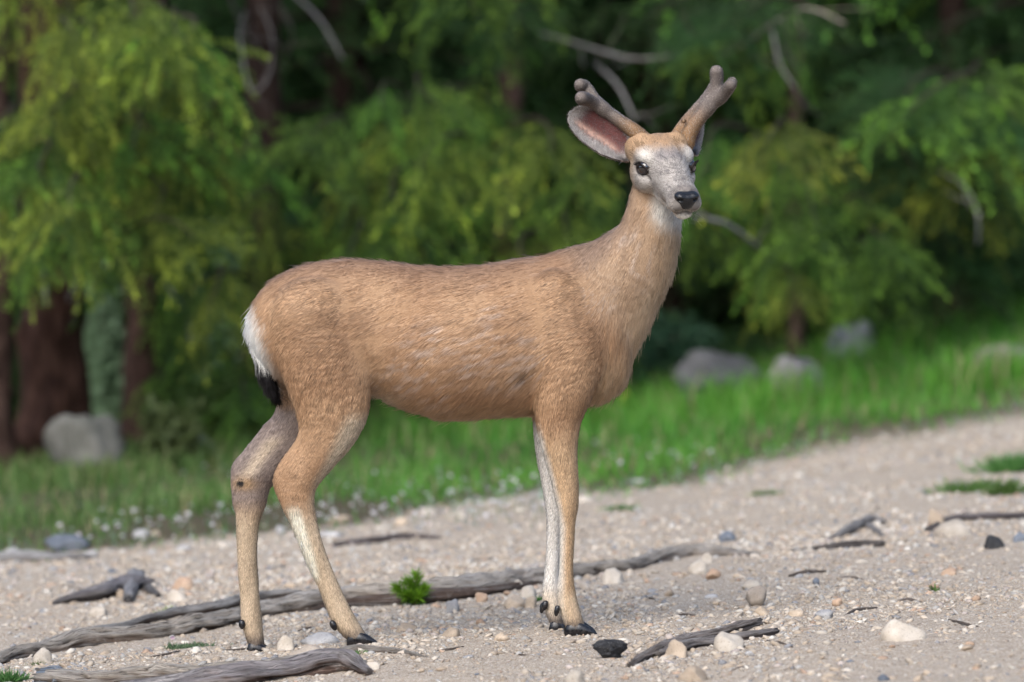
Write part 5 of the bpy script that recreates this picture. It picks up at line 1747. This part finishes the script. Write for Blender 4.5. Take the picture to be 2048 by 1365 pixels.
def limb(parent, name, pts, seed, lift=0.55, top=(0.45, 0.40, 0.345), under=(0.13, 0.085, 0.06), ridge=0.18, nr=24, sub=9, mixn=0.5, label=None):
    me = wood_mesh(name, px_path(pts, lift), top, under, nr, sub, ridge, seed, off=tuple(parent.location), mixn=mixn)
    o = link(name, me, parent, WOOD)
    if label: o['label'] = label
    return o

def build_wood():
    def root_of(name, px, py, label, cat):
        g = G(px, py)
        return empty(name, (g[0], g[1], g[2]), label, cat)
    t = root_of('weathered_root', 700, 1206, 'long weathered grey root snaking across the gravel behind the deer legs', 'root')
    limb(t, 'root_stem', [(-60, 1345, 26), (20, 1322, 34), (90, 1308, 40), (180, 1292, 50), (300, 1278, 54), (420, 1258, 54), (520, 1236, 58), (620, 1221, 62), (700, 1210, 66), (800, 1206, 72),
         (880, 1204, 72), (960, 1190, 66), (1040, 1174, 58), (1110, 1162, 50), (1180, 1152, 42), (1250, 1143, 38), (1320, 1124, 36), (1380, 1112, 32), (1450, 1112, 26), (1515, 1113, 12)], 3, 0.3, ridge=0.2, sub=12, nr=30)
    limb(t, 'side_root', [(590, 1228, 6), (700, 1216, 26), (830, 1210, 36), (930, 1200, 34), (1030, 1182, 24), (1080, 1170, 12)], 8, 0.4, top=(0.16, 0.11, 0.085), under=(0.05, 0.035, 0.03))
    limb(t, 'side_root', [(60, 1310, 20), (150, 1285, 22), (250, 1262, 20), (330, 1240, 22), (430, 1225, 24), (520, 1205, 26), (600, 1195, 14)], 9, 0.9, top=(0.42, 0.40, 0.38))
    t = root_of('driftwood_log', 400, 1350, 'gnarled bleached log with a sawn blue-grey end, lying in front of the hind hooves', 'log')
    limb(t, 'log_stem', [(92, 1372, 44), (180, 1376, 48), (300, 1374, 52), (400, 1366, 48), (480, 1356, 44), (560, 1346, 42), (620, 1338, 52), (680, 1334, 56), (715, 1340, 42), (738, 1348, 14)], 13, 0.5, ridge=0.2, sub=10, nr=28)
    limb(t, 'side_root', [(220, 1400, 40), (330, 1388, 52), (450, 1376, 52), (560, 1362, 54), (640, 1352, 56), (700, 1346, 44), (740, 1352, 16)], 14, 0.6, top=(0.30, 0.27, 0.27), under=(0.14, 0.09, 0.07), ridge=0.26, sub=10, nr=28, label='flaking pinkish grey lower stem')
    limb(t, 'side_root', [(660, 1318, 20), (710, 1306, 24), (760, 1304, 18), (810, 1309, 12), (860, 1318, 5)], 15, 0.25)
    limb(t, 'sawn_end', [(84, 1370, 30), (90, 1371, 46), (112, 1372, 48), (122, 1373, 30)], 16, 0.5, top=(0.20, 0.235, 0.28), under=(0.12, 0.13, 0.15), ridge=0.05, label='blue-grey sawn end')
    t = root_of('twisted_root', 1400, 1300, 'forked twisted root lying on the gravel ahead of the front hooves', 'root')
    limb(t, 'root_stem', [(1258, 1336, 14), (1290, 1322, 22), (1330, 1306, 28), (1375, 1290, 28), (1430, 1276, 26), (1480, 1262, 28), (1517, 1252, 20)], 21, 0.5, top=(0.34, 0.29, 0.26), under=(0.11, 0.08, 0.07), ridge=0.24)
    limb(t, 'side_root', [(1318, 1318, 20), (1360, 1306, 26), (1400, 1298, 26), (1450, 1288, 22), (1500, 1280, 22), (1550, 1270, 16)], 22, 0.5, top=(0.37, 0.33, 0.31), under=(0.12, 0.09, 0.08), ridge=0.24)
    t = root_of('arched_root', 230, 1205, 'arched grey root fragment on the gravel between the long root and the grass', 'root')
    limb(t, 'root_stem', [(105, 1212, 8), (150, 1206, 20), (200, 1202, 30), (240, 1192, 36), (272, 1184, 34), (292, 1182, 26)], 31, 1.0, top=(0.26, 0.24, 0.25), under=(0.06, 0.05, 0.05))
    limb(t, 'side_root', [(272, 1172, 34), (262, 1190, 30), (256, 1208, 20)], 32, 0.9, top=(0.42, 0.41, 0.42), under=(0.2, 0.18, 0.18))
    limb(t, 'side_root', [(288, 1180, 24), (304, 1190, 16), (316, 1196, 10)], 33, 0.6, top=(0.2, 0.19, 0.19), under=(0.06, 0.05, 0.05))
    t = root_of('dark_stick', 1700, 1098, 'short dark curved stick in front of the arched bleached stick', 'stick')
    limb(t, 'stick_stem', [(1560, 1106, 6), (1640, 1102, 12), (1690, 1099, 18), (1730, 1096, 18), (1764, 1095, 16)], 41, 0.6, top=(0.13, 0.11, 0.10), under=(0.03, 0.025, 0.025))
    t = root_of('bleached_stick', 1715, 1062, 'short arched bleached stick just behind the dark curved stick', 'stick')
    limb(t, 'stick_stem', [(1655, 1082, 6), (1690, 1072, 18), (1720, 1056, 26), (1745, 1048, 26), (1768, 1052, 14)], 42, 0.7, top=(0.48, 0.45, 0.43), under=(0.2, 0.18, 0.17))
    limb(t, 'side_root', [(1735, 1056, 18), (1755, 1068, 12), (1768, 1078, 6)], 43, 0.5, top=(0.44, 0.42, 0.41), under=(0.2, 0.18, 0.17))
    t = root_of('thin_root', 1940, 1050, 'thin dark root arching over the pale domed stone', 'root')
    limb(t, 'root_stem', [(1855, 1066, 12), (1885, 1054, 14), (1920, 1046, 15), (1970, 1044, 14), (2030, 1040, 13), (2110, 1030, 12)], 44, 1.2, top=(0.22, 0.19, 0.19), under=(0.06, 0.05, 0.05))
    t = root_of('half_buried_stick', 780, 1080, 'dark half-buried stick on the gravel between the long root and the grass', 'stick')
    limb(t, 'stick_stem', [(670, 1094, 10), (740, 1088, 16), (810, 1080, 18), (880, 1080, 10)], 45, 0.5, top=(0.14, 0.11, 0.11), under=(0.05, 0.04, 0.04))
    t = root_of('small_stick', 1610, 1152, 'small brown stick lying flat on the open gravel', 'stick')
    limb(t, 'stick_stem', [(1578, 1156, 7), (1615, 1150, 12), (1652, 1147, 7)], 46, 0.5, top=(0.2, 0.15, 0.12), under=(0.06, 0.05, 0.04))
    t = root_of('dry_twig', 1720, 1225, 'thin dry twig lying on gravel beside the low rough grey stone', 'twig')
    limb(t, 'twig_stem', [(1690, 1234, 5), (1715, 1224, 8), (1755, 1218, 4)], 47, 0.5, top=(0.22, 0.18, 0.16), under=(0.08, 0.06, 0.05), nr=10)
    rt = np.random.default_rng(91)
    for q, (tx, ty) in enumerate([(610, 1262), (480, 1300), (900, 1300), (1040, 1310), (1130, 1180), (1290, 1200), (1370, 1235), (1560, 1290), (1700, 1160), (1820, 1205), (1930, 1250), (330, 1310), (150, 1180), (560, 1140), (980, 1120), (1480, 1340)]):
        t = root_of('dry_twig', tx, ty, 'tiny dry broken twig lying on the gravel', 'twig')
        t['group'] = 'broken twigs strewn on the gravel'
        dx, dy = rt.uniform(16, 34)*rt.choice([-1, 1]), rt.uniform(-7, 7)
        limb(t, 'twig_stem', [(tx-dx, ty-dy, 3.5), (tx, ty+rt.uniform(-3, 3), rt.uniform(4, 7)), (tx+dx, ty+dy, 2.5)], 500+q, 0.6, top=(0.26, 0.2, 0.16), under=(0.1, 0.075, 0.06), nr=8, sub=4)
    t = root_of('bleached_root', 60, 1125, 'pale bleached root at the grass edge beside the dark flat rock', 'root')
    limb(t, 'root_stem', [(-40, 1128, 22), (40, 1124, 28), (120, 1122, 22), (190, 1118, 10)], 48, 0.5, top=(0.5, 0.48, 0.47), under=(0.25, 0.23, 0.22))
build_wood()

# ================================================================== SMALL PLANTS
def tuft(name, label, cat, px, py, w_px, h_px, n, c0, c1, seed, width=0.004, depth=0.6, spread=0.6, part='leaves', stem=None):
    rng = np.random.default_rng(seed)
    g = G(px, py)
    k = (CAM_D+g[1])/CAM_D/PPM
    t = empty(name, tuple(g), label, cat)
    w, h = w_px*k, h_px*k
    x = rng.normal(0, 0.25, n)*w; y = rng.normal(0, 0.25, n)*w*depth
    z = ground(g[0]+x, g[1]+y) - g[2]
    b = np.stack([x, y, z-0.002], 1)
    d = np.stack([rng.normal(0, spread, n) + x/w*0.8, rng.normal(0, spread, n), rng.uniform(0.5, 1.1, n)], 1)
    d = norm(d)
    V, F = blades(b, b + d*(h*rng.uniform(0.5, 1.15, n))[:, None], np.full(n, width)*rng.uniform(.7, 1.3, n), rng)
    me = new_mesh(part, V, F, smooth=False)
    m = rng.random(n)[:, None]
    set_color(me, np.repeat(np.array(c0)*(1-m)+np.array(c1)*m, 4, 0))
    link(part, me, t, GRASSM)
    return t, g, k

def build_plants():
    # conifer seedling: three needle shoots on a short woody stem
    rng = np.random.default_rng(3)
    g = G(828, 1212); k = (CAM_D+g[1])/CAM_D/PPM
    t = empty('conifer_seedling', tuple(g), 'small bright green conifer seedling growing against the long root', 'seedling')
    shoots = [((0, 0, 0), (6, 0, 62)), ((0, 0, 8), (-34, -4, 36)), ((0, 0, 4), (-16, -12, 22)), ((2, 0, 6), (20, -8, 34)), ((3, 0, 14), (-12, 6, 48)), ((0, -3, 2), (10, -18, 20))]
    Vs, Fs, Cs = [], [], []; off = 0
    for i, (a, b) in enumerate(shoots):
        a = np.array(a)*k; b = np.array(b)*k
        n = 240
        w = rng.random(n)**0.7
        base = a + (b-a)*w[:, None]
        d = norm(rng.normal(0, 1, (n, 3))) + norm1(b-a)*0.7 + np.array([0, 0, .25])
        ln = rng.uniform(16, 27, n)*k
        V, F = blades(base, base+norm(d)*ln[:, None], rng.uniform(0.0016, 0.003, n), rng)
        f = np.clip(w*1.2-0.2, 0, 1)[:, None]
        Cs.append(np.repeat((np.array([0.05, 0.13, 0.012])*(1-f)+np.array([0.17, 0.33, 0.02])*f)*rng.uniform(.7, 1.3, n)[:, None], 4, 0))
        Vs.append(V); Fs.append(F+off); off += len(V)
        sm = wood_mesh('stem', [tuple(a-(0, 0, 0.005)) + (0.003,), tuple((a+b)/2) + (0.0025,), tuple(b) + (0.0012,)], (0.2, 0.13, 0.07), (0.15, 0.1, 0.06), 8, 4, 0.05, i)
        link('stem', sm, t, WOOD)
    me = new_mesh('needles', np.vstack(Vs), np.vstack(Fs), smooth=False); set_color(me, np.vstack(Cs)); link('needles', me, t, GRASSM)
    GR0, GR1 = (0.05, 0.12, 0.03), (0.12, 0.24, 0.07)
    t, g, k = tuft('cushion_plant', 'low grey-green cushion plant with a pink flower in front of the long root', 'plant', 376, 1296, 105, 15, 520, (0.09, 0.16, 0.08), (0.17, 0.26, 0.14), 1, 0.0035, 0.5, 1.0)
    fl = W(345, 1276, g[1]) - np.array(g)
    a = np.arange(7)*2*math.pi/7
    Vf = np.vstack([[0, 0, 0.004], np.stack([np.cos(a)*0.006, np.sin(a)*0.006, np.full(7, 0.0)], 1)]) @ np.array([[1, 0, 0], [0, .5, .85], [0, -.85, .5]]).T + fl
    mf = new_mesh('flower', Vf, np.array([(0, 1+j, 1+(j+1) % 7) for j in range(7)])); set_color(mf, np.tile([0.72, 0.5, 0.6], (8, 1))); link('flower', mf, t, GRASSM)
    tuft('cushion_plant', 'green needle-like cushion plant at the sawn end of the bleached log', 'plant', 14, 1366, 60, 30, 420, GR0, GR1, 2, 0.003, 0.6, 0.7)
    tuft('grass_tuft', 'short thin grass tuft beside the pale angular stone', 'grass', 72, 1332, 34, 14, 60, (0.1, 0.14, 0.05), (0.2, 0.22, 0.1), 3, 0.002)
    tuft('tiny_plant', 'tiny green plant beside the gnarled end of the bleached log', 'plant', 720, 1310, 24, 12, 110, (0.07, 0.16, 0.05), (0.14, 0.28, 0.09), 4, 0.003, 0.6, 0.9)
    tuft('grass_patch', 'larger green grass clump high on the gravel bank', 'grass', 2035, 945, 120, 50, 600, (0.07, 0.15, 0.04), (0.15, 0.28, 0.07), 5, 0.006)
    tuft('grass_patch', 'long low grass clump on the gravel bank in front of the larger clump', 'grass', 1945, 985, 130, 34, 420, (0.07, 0.15, 0.04), (0.15, 0.28, 0.07), 6, 0.006)
    tuft('grass_patch', 'small green grass clump between the larger and the long low clump', 'grass', 2015, 992, 70, 40, 260, (0.07, 0.15, 0.04), (0.15, 0.28, 0.07), 7, 0.006)
    tuft('grass_patch', 'faint grass clump alone on the open gravel near the grass edge', 'grass', 1530, 992, 44, 16, 160, (0.10, 0.17, 0.06), (0.2, 0.26, 0.12), 8, 0.006)
    tuft('grass_patch', 'faint grass clump on the gravel beyond the front legs', 'grass', 1240, 1022, 60, 16, 200, (0.10, 0.18, 0.06), (0.2, 0.28, 0.12), 9, 0.006)
    tuft('sprout', 'tiny green sprout alone on the open gravel slope', 'plant', 1871, 1184, 16, 20, 26, (0.05, 0.12, 0.03), (0.12, 0.22, 0.05), 10, 0.005, 0.8, 0.5)
    tuft('sprout', 'pale yellowish sprout growing just behind the long root', 'plant', 334, 1232, 30, 26, 60, (0.2, 0.24, 0.1), (0.5, 0.5, 0.3), 11, 0.006, 0.8, 0.6)
    tuft('tiny_plant', 'tiny green plant among the tan stones by the front legs', 'plant', 1075, 1204, 22, 16, 70, (0.05, 0.15, 0.03), (0.1, 0.26, 0.05), 12, 0.004, 0.8, 0.7)
    # undergrowth shrubs in the shade on the left
    rng = np.random.default_rng(8)
    def shrub(px, py, y, w_px, h_px, c0, c1, label, seed, n=1500):
        r = np.random.default_rng(seed)
        k = (CAM_D+y)/CAM_D/PPM
        x = (px-1024)*k; z = gz(x, y)
        t = empty('shrub', (x, y, z), label, 'shrub')
        top = CAM_H + (682.5-py)*k - z + h_px*k
        w, h = w_px*k/2, max(top, 0.2)
        stems = []
        for q in range(9):
            a = q*0.7+r.random(); e = np.array([math.cos(a)*w*r.uniform(.2, .8), math.sin(a)*w*.6, h*r.uniform(.6, .95)])
            sm = wood_mesh('stem', [(0, 0, -0.03, .009), tuple(e*0.5+np.array([0, 0, .05])) + (.006,), tuple(e) + (.003,)], (0.2, 0.17, 0.14), (0.12, 0.1, 0.08), 6, 4, 0.05, q)
            link('stem', sm, t, WOOD); stems.append(e)
        E = np.array(stems)[r.integers(0, 9, n)]
        f = r.uniform(0.15, 1.08, n)[:, None]
        b = E*f + r.normal(0, 1, (n, 3))*np.array([w*.22, w*.22, h*.09])
        b[:, 2] = np.maximum(b[:, 2], 0.01)
        d = norm(r.normal(0, 1, (n, 3)) + np.array([0, 0, -.2]))
        V, F = blades(b, b+d*r.uniform(.03, .06, n)[:, None], r.uniform(.016, .03, n), r)
        me = new_mesh('foliage', V, F, smooth=False)
        m = r.random(n)[:, None]
        set_color(me, np.repeat(np.array(c0)*(1-m)+np.array(c1)*m, 4, 0)); link('foliage', me, t, LEAF)
    shrub(210, 900, 13.2, 120, 380, (0.16, 0.26, 0.14), (0.26, 0.40, 0.24), 'tall pale green shrub standing in for the bright meadow beyond, between the red-barked trunk and the slim dark trunk', 1, 2600)  # pale bush added in place of the sunlit growth farther off
    shrub(430, 960, 9.2, 170, 210, (0.05, 0.10, 0.02), (0.12, 0.19, 0.05), 'leafy green shrub at ground level behind the hind legs', 2, 2200)
    shrub(560, 940, 10.0, 200, 200, (0.05, 0.11, 0.02), (0.11, 0.2, 0.04), 'leafy green shrub behind the thighs and tail of the deer', 3, 2200)
    shrub(345, 940, 8.4, 120, 120, (0.07, 0.11, 0.03), (0.14, 0.19, 0.07), 'low olive shrub beside the rounded pale boulder', 4, 1300)
    shrub(470, 720, 13.0, 160, 300, (0.12, 0.22, 0.11), (0.2, 0.33, 0.18), 'pale green shrub in the gap behind the deer rump', 5, 2200)
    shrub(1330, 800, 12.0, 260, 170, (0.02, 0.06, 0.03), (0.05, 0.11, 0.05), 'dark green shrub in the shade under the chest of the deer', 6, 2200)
    shrub(1900, 690, 13.6, 260, 130, (0.05, 0.12, 0.02), (0.1, 0.2, 0.04), 'bushy green shrub at the top of the grassy bank', 7, 2200)
    shrub(1730, 760, 12.0, 160, 110, (0.04, 0.1, 0.02), (0.09, 0.18, 0.04), 'low green shrub between the pinkish boulder and the bank', 8, 1500)
build_plants()
